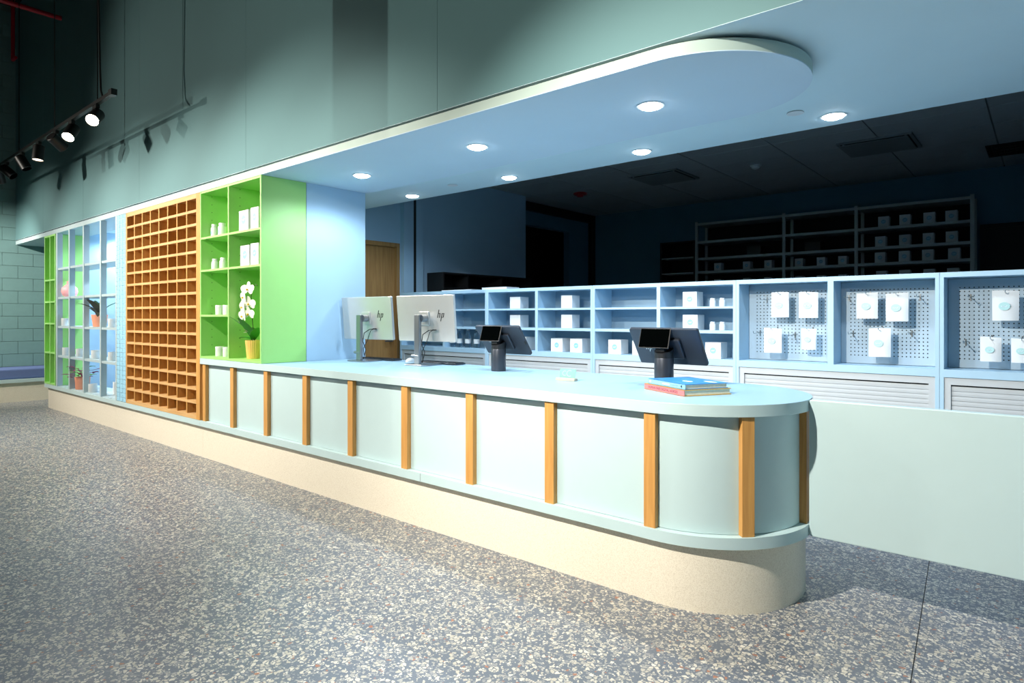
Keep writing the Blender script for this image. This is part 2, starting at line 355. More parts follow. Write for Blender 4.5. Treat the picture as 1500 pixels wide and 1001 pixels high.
# pilaster with a sliding-door channel
pl = thing('sliding_door_channel', 'light blue pilaster with a black vertical door channel', 'door track', (X_WALLD, 5.1, 0))
def yx(px, X):
    d = _ray(px, 464); return d[1] * X / d[0]
yA, yB, yC, yD = yx(592, -5.93), yx(606, -5.93), yx(609.5, -5.93), yx(620, -5.93)
MB().box(X_WALLD + .001, -5.93, yA, yB, 0, Z_CEIL - .01).build('jamb', M['blue'], pl)
MB().box(X_WALLD + .001, -5.928, yB, yC, 0, Z_CEIL - .01).build('channel', M['dark'], pl)
MB().box(X_WALLD + .001, -5.93, yC, yD, 0, Z_CEIL - .01).build('jamb', M['blue'], pl)
# black sliding track beyond the corner
tk = thing('sliding_door_rail', 'black overhead rail and post in the dark room corner', 'door track', (-6.2, 8.5, 0))
MB().box(-6.279, -6.20, 7.42, Y_BACK - .12, Z_CEIL - .14, Z_CEIL - .01).build('rail', M['black'], tk)
MB().box(-6.279, -6.20, Y_BACK - .12, Y_BACK - .01, 0, Z_CEIL - .01).build('post', M['black'], tk)

# ------------------------------------------------------------------ service counter
sc = thing('service_counter', 'long mint counter base with oak posts, rounded end and stone plinth', 'counter', (CX, YM, 0))
XS = X_GREEN1 + .003
MB().prism(stadium(X_WOOD1 + .002, .046, xs=XS), Z_LEDGE1, Z_TOP0).build('carcass', M['mint'], sc, fix=True)
MB().prism(stadium(X_WOOD1 + .002, 0, xs=XS), Z_LEDGE0, Z_LEDGE1, smooth=True).build('ledge', M['mint'], sc, fix=True)
MB().prism(stadium(X_WOOD1 + .002, .03, xs=XS), 0, Z_LEDGE0, smooth=True).build('plinth', M['plinth'], sc, fix=True)
sb_ = thing('plinth_cabinet', 'low mint ledge on stone plinth carrying the tall shelving', 'plinth', (-8.4, 2.76, 0))
MB().box(X_L, X_WOOD1 + .0005, YF, 2.968, Z_LEDGE0, Z_LEDGE1).build('ledge', M['mint'], sb_)
for a, c in ((X_L + .07, -8.151), (-8.149, X_WOOD1 + .0005)): MB().box(a, c, YF + .03, 2.968, 0, Z_LEDGE0).build('plinth', M['plinth'], sb_)
for x in (-2.9,):
    MB().box(x, x + .0015, YF - .0006, YF + .01, Z_LEDGE0, Z_LEDGE1).build('joint_line', M['dark'], sc)
px_posts = [-5.88] + [-1.396 - .565 * k for k in range(7, -1, -1)]
PW = .057
for x in px_posts:
    MB().box(x, x + PW, YF + .010, YF + .046, Z_LEDGE1, Z_TOP0).build('post', M['oak'], sc, bevel=.0015)
for th in (-43.5, 3.5):
    Mx = Matrix.Translation((CX, YM, 0)) @ Matrix.Rotation(math.radians(th), 4, 'Z')
    MB().box(RAD - .046, RAD - .010, -PW / 2, PW / 2, Z_LEDGE1, Z_TOP0, Mx).build('post', M['oak'], sc, bevel=.0015)
for a, b in zip(px_posts[:-1], px_posts[1:]):
    MB().box(a + PW + .0015, b - .0015, YF + .040, YF + .046, Z_LEDGE1 + .002, Z_TOP0).build('front_panel', M['mint'], sc)
def arc_panel(x0, t0, t1):
    ro, ri = RAD - .040, RAD - .046; n = 16
    out = [(CX + ro * math.cos(math.radians(t0 + (t1 - t0) * i / n)), YM + ro * math.sin(math.radians(t0 + (t1 - t0) * i / n))) for i in range(n + 1)]
    inn = [(CX + ri * math.cos(math.radians(t0 + (t1 - t0) * i / n)), YM + ri * math.sin(math.radians(t0 + (t1 - t0) * i / n))) for i in range(n + 1)]
    if x0: out = [(x0, YM - ro)] + out; inn = [(x0, YM - ri)] + inn
    MB().prism(out + inn[::-1], Z_LEDGE1 + .002, Z_TOP0, smooth=True).build('front_panel', M['mint'], sc, fix=True)
arc_panel(-1.396 + PW + .001, -90, -47); arc_panel(None, -40, 0); arc_panel(None, 7, 88)
tp = tag(MB().prism(stadium(X_WOOD1 + .003, 0, xs=XS), Z_TOP0, Z_TOP1, smooth=True).build('countertop', M['top'], fix=True), 'mint worktop, cool downlight in its colour, with half-round end lying on the counter', 'worktop')
tp.data.materials.append(M['mint'])
for p in tp.data.polygons:
    if abs(p.normal.z) < .5: p.material_index = 1
m_ = tp.modifiers.new('bevel', 'BEVEL'); m_.width = .0015; m_.segments = 2; m_.limit_method = 'ANGLE'; m_.angle_limit = 1
# gate
gt = thing('counter_gate', 'plain mint swing gate between the rounded counter end and the wall', 'gate', (-.2, 3.1, 0))
def rrect(x0, x1, z0, z1, r, n=5):
    P = []
    for cx, cz, a in ((x1 - r, z0 + r, -90), (x1 - r, z1 - r, 0), (x0 + r, z1 - r, 90), (x0 + r, z0 + r, 180)):
        for i in range(n + 1): t = math.radians(a + 90 * i / n); P.append((cx + r * math.cos(t), cz + r * math.sin(t)))
    return P
RX = Matrix.Rotation(PI / 2, 4, 'X')     # (x, y, z) -> (x, -z, y)
MB().prism(rrect(-.8285, .445, .290, Z_TOP1, .012), -3.12, -3.08, M=RX).build('gate_leaf', M['mint'], gt, fix=True, bevel=.004)
for z in (.38, .8): MB().lathe([(.009, -.04), (.009, .04)], 10, (.449, 3.1, z)).build('hinge', M['steel'], gt)

# ------------------------------------------------------------------ tall shelving along the front
ZT = Z_OV0 - .002
# green bottle shelf
gs = thing('green_shelf_unit', 'bright green open shelf unit standing on the worktop end', 'shelf unit', (-5.36, 2.77, Z_TOP1))
g0, g1 = X_WOOD1 + .006, X_GREEN1
T = .018
GDY = 2.968
zb = Z_TOP1 + .002
MB().box(g0, g0 + T, YF, GDY, zb, ZT).build('side_panel', M['green'], gs)
MB().box(g1 - T, g1, YF, GDY, zb, ZT).build('side_panel', M['green'], gs)
MB().box(g0 + T, g1 - T, YF + .002, GDY, ZT - T, ZT).build('top_panel', M['green'], gs)
MB().box(g0 + T, g1 - T, YF + .002, GDY, zb, zb + T).build('bottom_panel', M['green'], gs)
MB().box(g0 + T, g1 - T, GDY - .01, GDY, zb + T, ZT - T).build('back_panel', M['green'], gs)
gd = XY(334.2, YF)
MB().box(gd - T / 2, gd + T / 2, YF + .001, GDY - .01, zb + T, ZT - T).build('divider', M['green'], gs)
GSH = [2.013, 1.717, 1.31]
for k, z in enumerate(GSH):
    MB().box(g0 + T, gd - T / 2, YF + .001, GDY - .01, z - T, z).build('shelf', M['green'], gs)
    if k < 2: MB().box(gd + T / 2, g1 - T, YF + .001, GDY - .01, z - T, z).build('shelf', M['green'], gs)
b = MB()
for x in (gd - .006 - T, g0 + T + .0006, gd + T / 2 + .0006):
    pass
for xs in (g0 + T + .0004, gd + T / 2 + .0004):
    for yy in (YF + .10, GDY - .1):
        for k in range(40):
            z = zb + .08 + k * .036
            if k % 2: b.lathe([(.0035, 0), (.0035, .0006)], 6, M=Matrix.Translation((xs, yy, z)) @ Matrix.Rotation(PI / 2, 4, 'Y'), smooth=False)
tag(b.build('pin_holes', M['dark'], gs), kind='stuff')
# oak pigeonhole cabinet
pc = thing('pigeonhole_cabinet', 'tall oak pigeonhole cabinet of many small square cells', 'cabinet', (-6.83, 2.7, Z_LEDGE1))
p0, p1, pz0, pz1 = X_TILE1, X_WOOD1 + .001, Z_LEDGE1 + .002, ZT
PD = YF + .36
FL, FR, FT, FB = .036, .075, .045, .04
MB().box(p0, p0 + FL, YF, PD, pz0, pz1).build('side_panel', M['oak'], pc)
MB().box(p1 - FR, p1, YF, PD, pz0, pz1).build('side_panel', M['oak'], pc)
MB().box(p0 + FL, p1 - FR, YF, PD, pz1 - FT, pz1).build('top_rail', M['oakh'], pc)
MB().box(p0 + FL, p1 - FR, YF, PD, pz0, pz0 + FB).build('bottom_rail', M['oakh'], pc)
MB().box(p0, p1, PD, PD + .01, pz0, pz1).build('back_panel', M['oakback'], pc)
cx0, cx1, cz0, cz1 = p0 + FL, p1 - FR, pz0 + FB, pz1 - FT
dvw, rlw = .022, .024
cw = (cx1 - cx0 - 7 * dvw) / 8; ch = (cz1 - cz0 - 15 * rlw) / 16
for i in range(1, 8):
    x = cx0 + i * cw + (i - 1) * dvw
    MB().box(x, x + dvw, YF + .0015, PD, cz0, cz1).build('divider', M['oak'], pc)
for j in range(1, 16):
    z = cz0 + j * ch + (j - 1) * rlw
    MB().box(cx0, cx1, YF, PD - .001, z, z + rlw).build('cell_shelf', M['oakh'], pc)
# mosaic column
mc = thing('mosaic_column', 'narrow column of light blue mosaic tiles beside the pigeonhole cabinet', 'column', (-7.89, 2.7, Z_LEDGE1))
MB().box(X_DISP1, X_TILE1 - .001, YF + .006, PD + .1, pz0, ZT).build('column_core', M['grout'], mc)
b = MB(); n = 3; tw = (X_TILE1 - X_DISP1) / n; rows = 42; th_ = (ZT - pz0) / rows
for i in range(n):
    for j in range(rows):
        b.box(X_DISP1 + i * tw + .004, X_DISP1 + (i + 1) * tw - .004, YF, YF + .006, pz0 + j * th_ + .003, pz0 + (j + 1) * th_ - .003)
for i in range(3):
    for j in range(rows):
        b.box(X_DISP1 - .004, X_DISP1, YF + .01 + i * .09, YF + .096 + i * .09, pz0 + j * th_ + .003, pz0 + (j + 1) * th_ - .003)
tag(b.build('mosaic_tiles', M['tile'], mc), kind='stuff')
# open white display frame
df = thing('display_frame', 'open white display frame with posts and four shelf levels', 'shelf unit', (-9.2, 2.7, Z_LEDGE1))
DS = [1.293 + .660, 1.293 + .265, 1.293 - .127, 1.293 - .525]
DD = YF + .30
posts = [(XY(82, YF), XY(84, YF)), (XY(100.3, YF), XY(102, YF)), (XY(121, YF), XY(122.8, YF)), (XY(146, YF), XY(147.8, YF)), (XY(169, YF), X_DISP1)]
for a, c in posts:
    MB().box(a, c, YF, YF + .062, pz0, ZT).build('post', M['frame'], df)
MB().box(posts[0][1], X_DISP1 - .001, YF + .02, DD, pz0, pz0 + .004).build('bottom_board', M['frame'], df)
for z in DS:
    MB().box(posts[0][0], X_DISP1 - .005, YF + .006, DD, z - .028, z).build('shelf', M['frame'], df)
# slim green shelf at the end
ge = thing('slim_green_shelf', 'slim lime green two-column shelf at the far end of the display', 'shelf unit', (-10.65, 2.77, Z_LEDGE1))
e0, e1 = X_L, X_DISP0
for x in (e0, XY(72.6, YF), e1 - .03):
    MB().box(x, x + (.03), YF, GDY, pz0, ZT).build('side_panel', M['green'], ge)
MB().box(e0 + .03, e1 - .03, YF + .16, YF + .17, pz0, ZT).build('back_panel', M['green'], ge)
MB().box(e0 + .03, e1 - .03, YF + .17, GDY, pz0, ZT).build('core_panel', M['green'], ge)
for z in (pz0 + .022, DS[3] + .03, DS[2] + .04, DS[1] - .05, DS[0] - .14, ZT):
    for a, c in ((e0 + .03, XY(72.6, YF)), (XY(72.6, YF) + .03, e1 - .03)):
        MB().box(a, c, YF + .001, YF + .16, z - .022, z).build('shelf', M['green'], ge)

# bench of the alcove
bn = thing('alcove_bench', 'long built-in bench with mint ledge and stone base by block wall', 'bench', (-12.2, 1, 0))
MB().box(X_FAR + .003, -11.92, -3, 3.3, 0, Z_LEDGE0).build('bench_base', M['plinth'], bn)
MB().box(X_FAR + .003, -11.90, -3, 3.3, Z_LEDGE0, Z_LEDGE1).build('bench_ledge', M['mint'], bn)
tag(MB().box(X_FAR + .01, -11.93, -3, 3.28, Z_LEDGE1 + .001, .500).build('bench_cushion', M['cushion'], bevel=.02), 'slate blue bench cushion lying on the alcove bench', 'cushion')

# ------------------------------------------------------------------ back shelf units
TPZ0, TPZ1, S1a, S1b, S2a, S2b, Bz0, Bz1 = 1.541, 1.572, 1.356, 1.373, 1.161, 1.185, .911, .960
UW = [(-5.78, -4.404), (-4.404, -3.113), (-3.113, -1.815), (-1.815, -.517), (-.517, .78)]
DIV = [-5.042, -3.754, -2.466, -1.150, .13]
YD = YS + .29
YP = YS + .21
unit_lab = ['light blue back cabinet with cubbies holding clear glass bottles, beside the oak door',
            'light blue back cabinet with cubbies of white cartons, behind the first sales terminal',
            'light blue back cabinet with cubbies holding cartons and small white bottles',
            'light blue back cabinet with two pegboard bays and seven hanging bags',
            'light blue back cabinet with pegboard bay of three hanging bags, farthest from the oak door']
def slat_door(u, x0, x1):
    dd = MB().box(x0, x1, YS + .03, YS + .035, .1, Bz0).build('tambour_door', M['slat'], u)
    MB().box(x0, x1, YS + .008, YS + .03, Bz0 - .047, Bz0 - .001).build('door_header', M['slat'], dd)
    MB().box(x0, x0 + .035, YS + .008, YS + .03, .1, Bz0 - .047).build('door_stile', M['slat'], dd)
    MB().box(x1 - .035, x1, YS + .008, YS + .03, .1, Bz0 - .047).build('door_stile', M['slat'], dd)
    MB().box(x0 + .035, x1 - .035, YS + .024, YS + .0295, Bz0 - .056, Bz0 - .048).build('door_slot', M['dark'], dd)
    h = .0305; z = Bz0 - .057; s0 = None
    while z - h > .1:
        if s0 is None:
            c = [(YS + .0290, 0), (YS + .0200, -.0003), (YS + .0190, -.5 * h), (YS + .0200, -h + .0018), (YS + .0290, -h + .0014)]
            b = MB(); v = [(x0 + .036, q[0], q[1]) for q in c] + [(x1 - .036, q[0], q[1]) for q in c]
            b.add(v, [(0, 1, 2, 3, 4), (9, 8, 7, 6, 5)] + [(i, (i + 1) % 5 + 0, (i + 1) % 5 + 5, i + 5) for i in range(5)])
            b.v = [(p[0], p[1], p[2] + z) for p in b.v]
            o = s0 = b.build('slat', M['slat'], dd, fix=True); zz0 = z
        else:
            o = s0.copy(); COL.objects.link(o); o.parent = dd; o.location = (0, 0, z - zz0)
        z -= h
units = []
for k, (x0, x1) in enumerate(UW):
    u = thing('back_cabinet', unit_lab[k], 'cabinet', ((x0 + x1) / 2, YS + .2, 0)); units.append(u)
    t = .022; x0 += .001; x1 -= .001
    MB().box(x0, x0 + t, YS, YD + .01, 0, TPZ1).build('side_panel', M['unit'], u)
    MB().box(x1 - t, x1, YS, YD + .01, 0, TPZ1).build('side_panel', M['unit'], u)
    MB().box(x0 + t, x1 - t, YS, YD + .01, TPZ0, TPZ1).build('top_panel', M['unit'], u)
    MB().box(x0 + t, x1 - t, YS, YD + .01, Bz0, Bz1).build('bottom_panel', M['unit'], u)
    MB().box(x0 + t, x1 - t, YS + .04, YD + .01, 0, .1).build('kick_board', M['unit'], u)
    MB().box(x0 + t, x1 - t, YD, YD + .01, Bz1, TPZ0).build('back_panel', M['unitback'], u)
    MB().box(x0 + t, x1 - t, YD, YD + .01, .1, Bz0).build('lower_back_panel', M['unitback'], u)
    dv = DIV[k]; hw = .019 if k > 2 else .016
    MB().box(dv - hw, dv + hw, YS, YD, Bz1, TPZ0).build('divider', M['unit'], u)
    bays = ((x0 + t, dv - hw), (dv + hw, x1 - t))
    for bi, (a, c) in enumerate(bays):
        if k < 3:
            MB().box(a, c, YS + .003, YD, S1a, S1b).build('shelf', M['unit'], u)
            MB().box(a, c, YS + .003, YD, S2a, S2b).build('shelf', M['unit'], u)
        else:
            pb = MB().box(a + .002, c - .002, YP, YP + .008, Bz1 + .003, TPZ0 - .003).build('pegboard', M['peg'], u)
            b = MB(); nx = 20; nz = 19
            sx = (c - a - .13) / (nx - 1); sz = (TPZ0 - Bz1 - .12) / (nz - 1)
            for i in range(nx):
                for j in range(nz):
                    b.lathe([(.0042, 0), (.0042, .0007)], 8, M=Matrix.Translation((a + .065 + i * sx, YP - .0003, Bz1 + .06 + j * sz)) @ Matrix.Rotation(PI / 2, 4, 'X'), smooth=False)
            tag(b.build('peg_holes', M['dark'], pb), kind='stuff')
    slat_door(u, x0 + t + .001, x1 - t - .001)

# ------------------------------------------------------------------ small things: prototypes
def round_logo(parent, face_y, x, z, r, mat1='logo', mat2='logol', sx=1.0):
    """flat round printed mark facing -y with a pale wave inside; local coordinates"""
    Mx = Matrix.Translation((x, face_y, z)) @ Matrix.Rotation(PI / 2, 4, 'X') @ Matrix.Diagonal((sx, 1, 1, 1))
    lg = MB().lathe([(r, 0), (r, .0006)], 20, M=Mx, smooth=False).build('logo', M[mat1], parent, local=True)
    pts = [(-.55, .1), (-.3, -.22), (-.05, .12), (.2, -.18), (.5, .25)]
    b = MB()
    for (xa, za), (xb, zb_) in zip(pts[:-1], pts[1:]):
        dx, dz = xb - xa, zb_ - za; l = math.hypot(dx, dz); nx, nz = -dz / l * .09, dx / l * .09
        q = [(xa + nx, za + nz), (xb + nx, zb_ + nz), (xb - nx, zb_ - nz), (xa - nx, za - nz)]
        b.prism([(p[0] * r * sx + x, p[1] * r + z) for p in q], -face_y + .0006, -face_y + .0012, M=RX)
    b.build('logo_wave', M[mat2], lg, local=True, fix=True)
    return lg
BOXN = {}
def carton(x0, x1, y, z, h, label, group=None, logo=True, depth=None, mat1='logo', name='carton', m='white', lr=.2, lz=.5, rz=0):
    w = x1 - x0; depth = depth or w
    t = thing(name, label, 'box', ((x0 + x1) / 2, y + depth / 2, z + .0005), rz, group)
    MB().box(-w / 2, w / 2, -depth / 2, depth / 2, 0, h - .002).build('body', M[m], t, local=True, bevel=.0015)
    MB().box(-w / 2, w / 2, -depth / 2, depth / 2, h - .002, h).build('lid_flap', M[m], t, local=True)
    if logo: round_logo(t, -depth / 2, 0, h * lz, min(w, h) * lr, mat1)
    return t
def bottle_proto(r, h, label, group, loc, logo):
    t = thing('pill_bottle', label, 'bottle', loc, 0, group)
    MB().lathe([(r * .96, 0), (r, .003), (r, h * .70), (r * .93, h * .76), (r * .72, h * .80), (r * .72, h * .83)], 24).build('body', M['whitep'], t, local=True)
    MB().lathe([(r * .80, h * .83), (r * .80, h * .985), (r * .77, h)], 24).build('cap', M['whitep'], t, local=True)
    if logo: 
        b = MB(); n = 10; a0, a1 = -PI / 2 - .5, -PI / 2 + .5
        v = []; 
        for i in range(n + 1):
            a = a0 + (a1 - a0) * i / n; s_ = math.sqrt(max(0, 1 - (2 * i / n - 1) ** 2)) * r * .5
            for q in (-1, 1): v.append(((r + .0005) * math.cos(a), (r + .0005) * math.sin(a), h * .38 + q * s_))
        b.add(v, [(2 * i, 2 * i + 2, 2 * i + 3, 2 * i + 1) for i in range(n)]); b.build('logo', M['logo'], t, local=True)
    return t

# cartons in the back cubbies: (left px, right px, top py, bottom py, shelf z, logo, label, group)
YBX = YS + .05
rows = [
    (747, 762, 434, 451, S1b, 0, 'plain white carton on upper cubby shelf behind the first sales terminal', None),
    (747, 762, 463, 481, S2b, 0, 'plain white carton on middle cubby shelf behind the first sales terminal', None),
    (755, 771, 496, 515, Bz1, 0, 'white carton on bottom cubby shelf, mostly hidden by first terminal screen', None),
    (822, 838, 432.5, 451, S1b, 0, 'plain white carton on upper cubby shelf above the two logo cartons', None),
    (822, 838, 462, 481.5, S2b, 0, 'plain white carton on middle cubby shelf right above the two logo cartons', None),
    (807, 824, 498.6, 517.8, Bz1, 1, 'white logo carton of a bottom-shelf pair, nearer the first sales terminal', 'paired logo cartons'),
    (835, 852.7, 499, 519, Bz1, 1, 'white logo carton of a bottom-shelf pair, nearer the second sales terminal', 'paired logo cartons'),
    (891, 909.5, 500, 521, Bz1, 1, 'white logo carton on bottom shelf beside the second terminal screen', None),
    (926, 945, 502, 523, Bz1, 0, 'white carton peeking out behind the second terminal screen', None),
    (1000, 1020.6, 426.8, 448.6, S1b, 1, 'white logo carton on the upper shelf beside two small bottles', None),
    (1000, 1022, 461, 483, S2b, 1, 'white logo carton on the middle shelf beside two small bottles', None),
    (1033, 1056, 504.6, 527.9, Bz1, 1, 'white logo carton alone on bottom shelf next to the pegboard cabinet', None)]
for a, c, t_, b_, z, lg, lab, g in rows:
    x0, x1 = XY(a, YBX), XY(c, YBX); h = ZY((a + c) / 2, t_, YBX) - ZY((a + c) / 2, b_, YBX)
    carton(x0, x1, YBX, z, h, lab, g, bool(lg))
def small_bottles(spots, r, h, z, y, label, group, proto=None, logo=False):
    for px in spots:
        x = XY(px, y)
        if proto is None: proto = bottle_proto(r, h, label, group, (x, y, z + .0005), logo)
        else: dup(proto, (x, y, z + .0005), 0, label, group)
    return proto
pb_ = small_bottles((1044, 1058), .0225, .066, S1b, YS + .07, 'small white pill bottle on upper back shelf beside a logo carton', 'upper back shelf bottles')
small_bottles((1044, 1058), .0225, .066, S2b, YS + .07, 'small white pill bottle on middle back shelf beside a logo carton', 'middle back shelf bottles', pb_)
# glass bottles
gb = None
for px in (663.5, 673.3, 685.6, 698.5):
    x = XY(px, YS + .08); loc = (x, YS + .08, Bz1 + .0005)
    lab = 'clear glass bottle with white label on bottom shelf behind the monitors'
    if gb is None:
        gb = thing('glass_bottle', lab, 'bottle', loc, 0, 'clear bottles in the back cabinet')
        MB().lathe([(.030, 0), (.033, .006), (.033, .115), (.028, .14), (.014, .165), (.012, .182)], 24).build('glass_body', M['water'], gb, local=True)
        MB().lathe([(.0335, .045), (.0335, .092)], 24).build('paper_label', M['white'], gb, local=True)
        MB().lathe([(.014, .182), (.014, .194)], 16).build('cap', M['whitep'], gb, local=True)
    else: dup(gb, loc, 0, lab)
# flat white things on the cabinet tops
for a, c, y0, h, lab in ((647, 690, YS + .06, .012, 'flat white paper sheaf on cabinet top, nearer the oak door'), (706, 742, YS + .03, .022, 'flat white carton on cabinet top where two units meet')):
    x0, x1 = XY(a, y0), XY(c, y0)
    t = thing('flat_carton', lab, 'box', ((x0 + x1) / 2, y0 + .1, TPZ1 + .0005))
    MB().box(-(x1 - x0) / 2, (x1 - x0) / 2, -.1, .1, 0, h - .002).build('body', M['white'], t, local=True, bevel=.001)
    MB().box(-(x1 - x0) / 2, (x1 - x0) / 2, -.1, .1, h - .002, h).build('top_flap', M['paper'], t, local=True)

# paper bags on pegboard hooks  (left, right, top, bottom px)
YBAG = YS + .085
def hook(x, z, label, group):
    t = thing('peg_hook', label, 'hook', (x, YP - .001, z), 0, group)
    MB().box(-.004, .004, -.004, 0, -.022, .022).build('back_plate', M['chrome'], t, local=True)
    MB().tube([(-.018, -.003, .006), (.018, -.003, .006)], .002, 6).build('cross_wire', M['chrome'], t, local=True)
    MB().tube([(0, -.003, .0), (0, -.06, .002), (0, -.145, .0), (0, -.155, .006), (0, -.158, .016)], .0022, 6).build('prong', M['chrome'], t, local=True)
    return t
bags = [(1129, 1155, 428.5, 465, 'pegboard bag, upper row, beside an empty hook', 3), (1169.5, 1198, 428, 466, 'top bag next to the pegboard divider', 3), (1118.5, 1144.5, 481, 517, 'lower bag between two empty hooks', 3), (1173, 1195, 481.5, 512.5, 'smallest lower bag next to divider', 3),
        (1254, 1285.5, 429, 467, 'first upper bag past the divider', 3), (1297, 1330.5, 429.5, 471, 'second upper bag past the divider', 3), (1272, 1304.5, 481.5, 523, 'single lower bag between two empty hooks past the divider', 3),
        (1453, 1493, 426, 470, 'upper bag', 4), (1435.5, 1467, 494, 530, 'lower bag beside the empty hook', 4), (1481, 1513, 496, 532, 'lower bag', 4)]
bag_label = ['white paper bag with round teal logo, upper row beside empty hook, first pegboard bay',
             'white paper bag with crumpled logo, hanging beside the divider in first pegboard bay',
             'white paper bag hanging low between two empty hooks in first pegboard bay',
             'smallest white paper bag, hanging low beside the divider in first pegboard bay',
             'white paper bag with creased half-visible logo, upper row of the second pegboard bay',
             'tall white paper bag with full round logo, upper row of the second pegboard bay',
             'white paper bag hanging alone in the lower row of the second pegboard bay',
             'wide white paper bag hanging in the upper row of the third pegboard bay',
             'white paper bag hanging low beside an empty hook in the third pegboard bay',
             'white paper bag hanging low, farthest from empty hooks in the third pegboard bay']
for i, (a, c, t_, b_, _, k) in enumerate(bags):
    x0, x1 = XY(a, YBAG), XY(c, YBAG); pm = (a + c) / 2
    zt, zb_ = ZY(pm, t_, YBAG), ZY(pm, b_, YBAG); w, h = x1 - x0, zt - zb_
    xc = (x0 + x1) / 2
    t = thing('paper_bag', bag_label[i], 'bag', (xc, YBAG + .012, zb_), 0, 'hanging paper bags')
    b = MB(); n = 8; m = 8; v = []
    for side in (-1, 1):
        for j in range(m + 1):
            for q in range(n + 1):
                u_, w_ = q / n, j / m
                bulge = .016 * math.sin(PI * u_) ** .6 * (1 - w_ ** 3) + .0012
                bulge += .0012 * math.sin(9 * u_ + 7 * w_ + i)
                v.append(((u_ - .5) * w * (1 - .02 * (1 - w_) * (i % 2)), side * bulge, w_ * h + .003 * math.sin(3 * u_ + i) * (w_ > .9)))
    f = []
    o2 = (m + 1) * (n + 1)
    for s_ in (0, o2):
        for j in range(m):
            for q in range(n):
                A = s_ + j * (n + 1) + q; f.append((A, A + 1, A + n + 2, A + n + 1) if s_ == 0 else (A, A + n + 1, A + n + 2, A + 1))
    for j in range(m):
        for q in (0, n):
            A = j * (n + 1) + q; f.append((A, A + n + 1, A + n + 1 + o2, A + o2) if q == 0 else (A, A + o2, A + n + 1 + o2, A + n + 1))
    for q in range(n): f.append((q, q + o2, q + 1 + o2, q + 1)); A = m * (n + 1) + q; f.append((A, A + 1, A + 1 + o2, A + o2))
    b.add(v, f, True); b.build('bag_body', M['paper'], t, local=True, fix=True)
    round_logo(t, -.0195, -.005, h * .48, min(w, h) * .19, 'teal', 'logol', 1.15)
    hook(xc, zt - .012, 'chrome hook carrying a paper bag', 'hooks carrying bags')
for px, py, k in ((1124, 440, 0), (1114, 488, 0), (1165, 491, 0), (1244, 437, 1), (1348, 436, 1), (1250, 489, 1), (1336, 489, 1), (1422, 436, 2), (1415, 502, 2)):
    hook(XY(px, YP), ZY(px, py, YP), 'empty chrome peg hook in the %s row of the %s pegboard bay' % ('upper' if py < 460 else 'lower', ('first', 'second', 'third')[k]), 'empty hooks of the %s pegboard bay' % ('first', 'second', 'third')[k])

# ------------------------------------------------------------------ monitors
def hp_mark(parent, s, x, z, y, m, name='logo'):
    """the slanted four-stroke maker's mark, s = x-height, facing -y"""
    b = MB(); sl = .32; w = .22 * s
    def stroke(x0, z0, z1):
        q = [(x0 + sl * z0, z0), (x0 + w / s + sl * z0, z0), (x0 + w / s + sl * z1, z1), (x0 + sl * z1, z1)]
        b.prism([(x + p[0] * s, z + p[1] * s) for p in q], -y, -y + .0008, M=RX)
    stroke(0, 0, 1.75); stroke(.55, 0, .92); stroke(1.10, -.75, 1); stroke(1.62, .08, 1)
    def bar(x0, x1, z0, z1): 
        q = [(x0 + sl * z0, z0), (x1 + sl * z0, z0), (x1 + sl * z1, z1), (x0 + sl * z1, z1)]
        b.prism([(x + p[0] * s, z + p[1] * s) for p in q], -y, -y + .0008, M=RX)
    bar(.2, .77, .86, 1.0); bar(1.3, 1.84, .86, 1.0); bar(1.3, 1.80, 0.06, .18)
    return b.build(name, m, parent, local=True, fix=True)
def monitor(loc, rz, label, detail):
    t = thing('monitor', label, 'monitor', loc, rz)
    bs = MB().prism([(-.12 + .0, -.06), (-.09, -.10), (.09, -.10), (.12, -.06), (.12, .10), (-.12, .10)], 0, .010).build('stand_base', M['steel'], t, local=True, fix=True, bevel=.003)
    MB().box(-.027, .027, -.060, -.030, .010, .395).build('stand_column', M['steel'], t, local=True, bevel=.004)
    MB().lathe([(.012, -.05), (.012, .02)], 12, M=Matrix.Translation((-.005, -.05, .075)) @ Matrix.Rotation(PI / 2, 4, 'Y')).build('cable_clip', M['steel'], t, local=True)
    tilt = Matrix.Translation((0, .035, .365)) @ Matrix.Rotation(math.radians(5), 4, 'X')
    MB().lathe([(.030, 0), (.030, .05)], 20, M=Matrix.Translation((.02, .015, .365)) @ Matrix.Rotation(PI / 2, 4, 'X')).build('tilt_joint', M['steel'], t, local=True)
    hd_ = bpy.data.objects.new('screen_panel', None)
    b = MB(); W_, H_ = .305, .183
    b.prism(rrect(-W_, W_, -H_, H_, .008), -.024, 0, M=tilt @ Matrix.Translation((0, 0, 0)) @ RX)
    sp = b.build('screen_panel', M['silver'], t, local=True, fix=True, bevel=.004)
    MB().prism(rrect(-W_ + .006, W_ - .006, -H_ + .012, H_ - .006, .003), -.0255, -.0243, M=tilt @ RX).build('display', M['screen'], sp, local=True, fix=True)
    MB().prism(rrect(-.05, .05, -.055, .055, .006), 0, .012, M=tilt @ RX).build('mount_plate', M['silver'], sp, local=True, fix=True, bevel=.003)
    lo = hp_mark(sp, .036, .13, .005, -.0005, M['inkblack']); lo.matrix_local = tilt
    MB().tube([(.10, .022, .275), (.06, .015, .272), (.03, -.02, .24), (.022, -.028, .17), (.05, -.02, .10), (.03, -.028, .02)], .0035, 8).build('cable', M['cable'], t, local=True)
    MB().tube([(.10, .024, .275), (.075, .012, .26), (.06, -.01, .18), (.026, -.025, .11), (.040, -.028, .03)], .003, 8).build('cable', M['cable'], t, local=True)
    MB().box(.095, .125, .018, .032, .27, .28).build('cable_plug', M['cable'], t, local=True)
    return t
m2 = monitor((-3.735, 3.32, Z_TOP1 + .0005), math.radians(4.5), 'silver backed monitor on worktop, nearer the first sales terminal', 0)
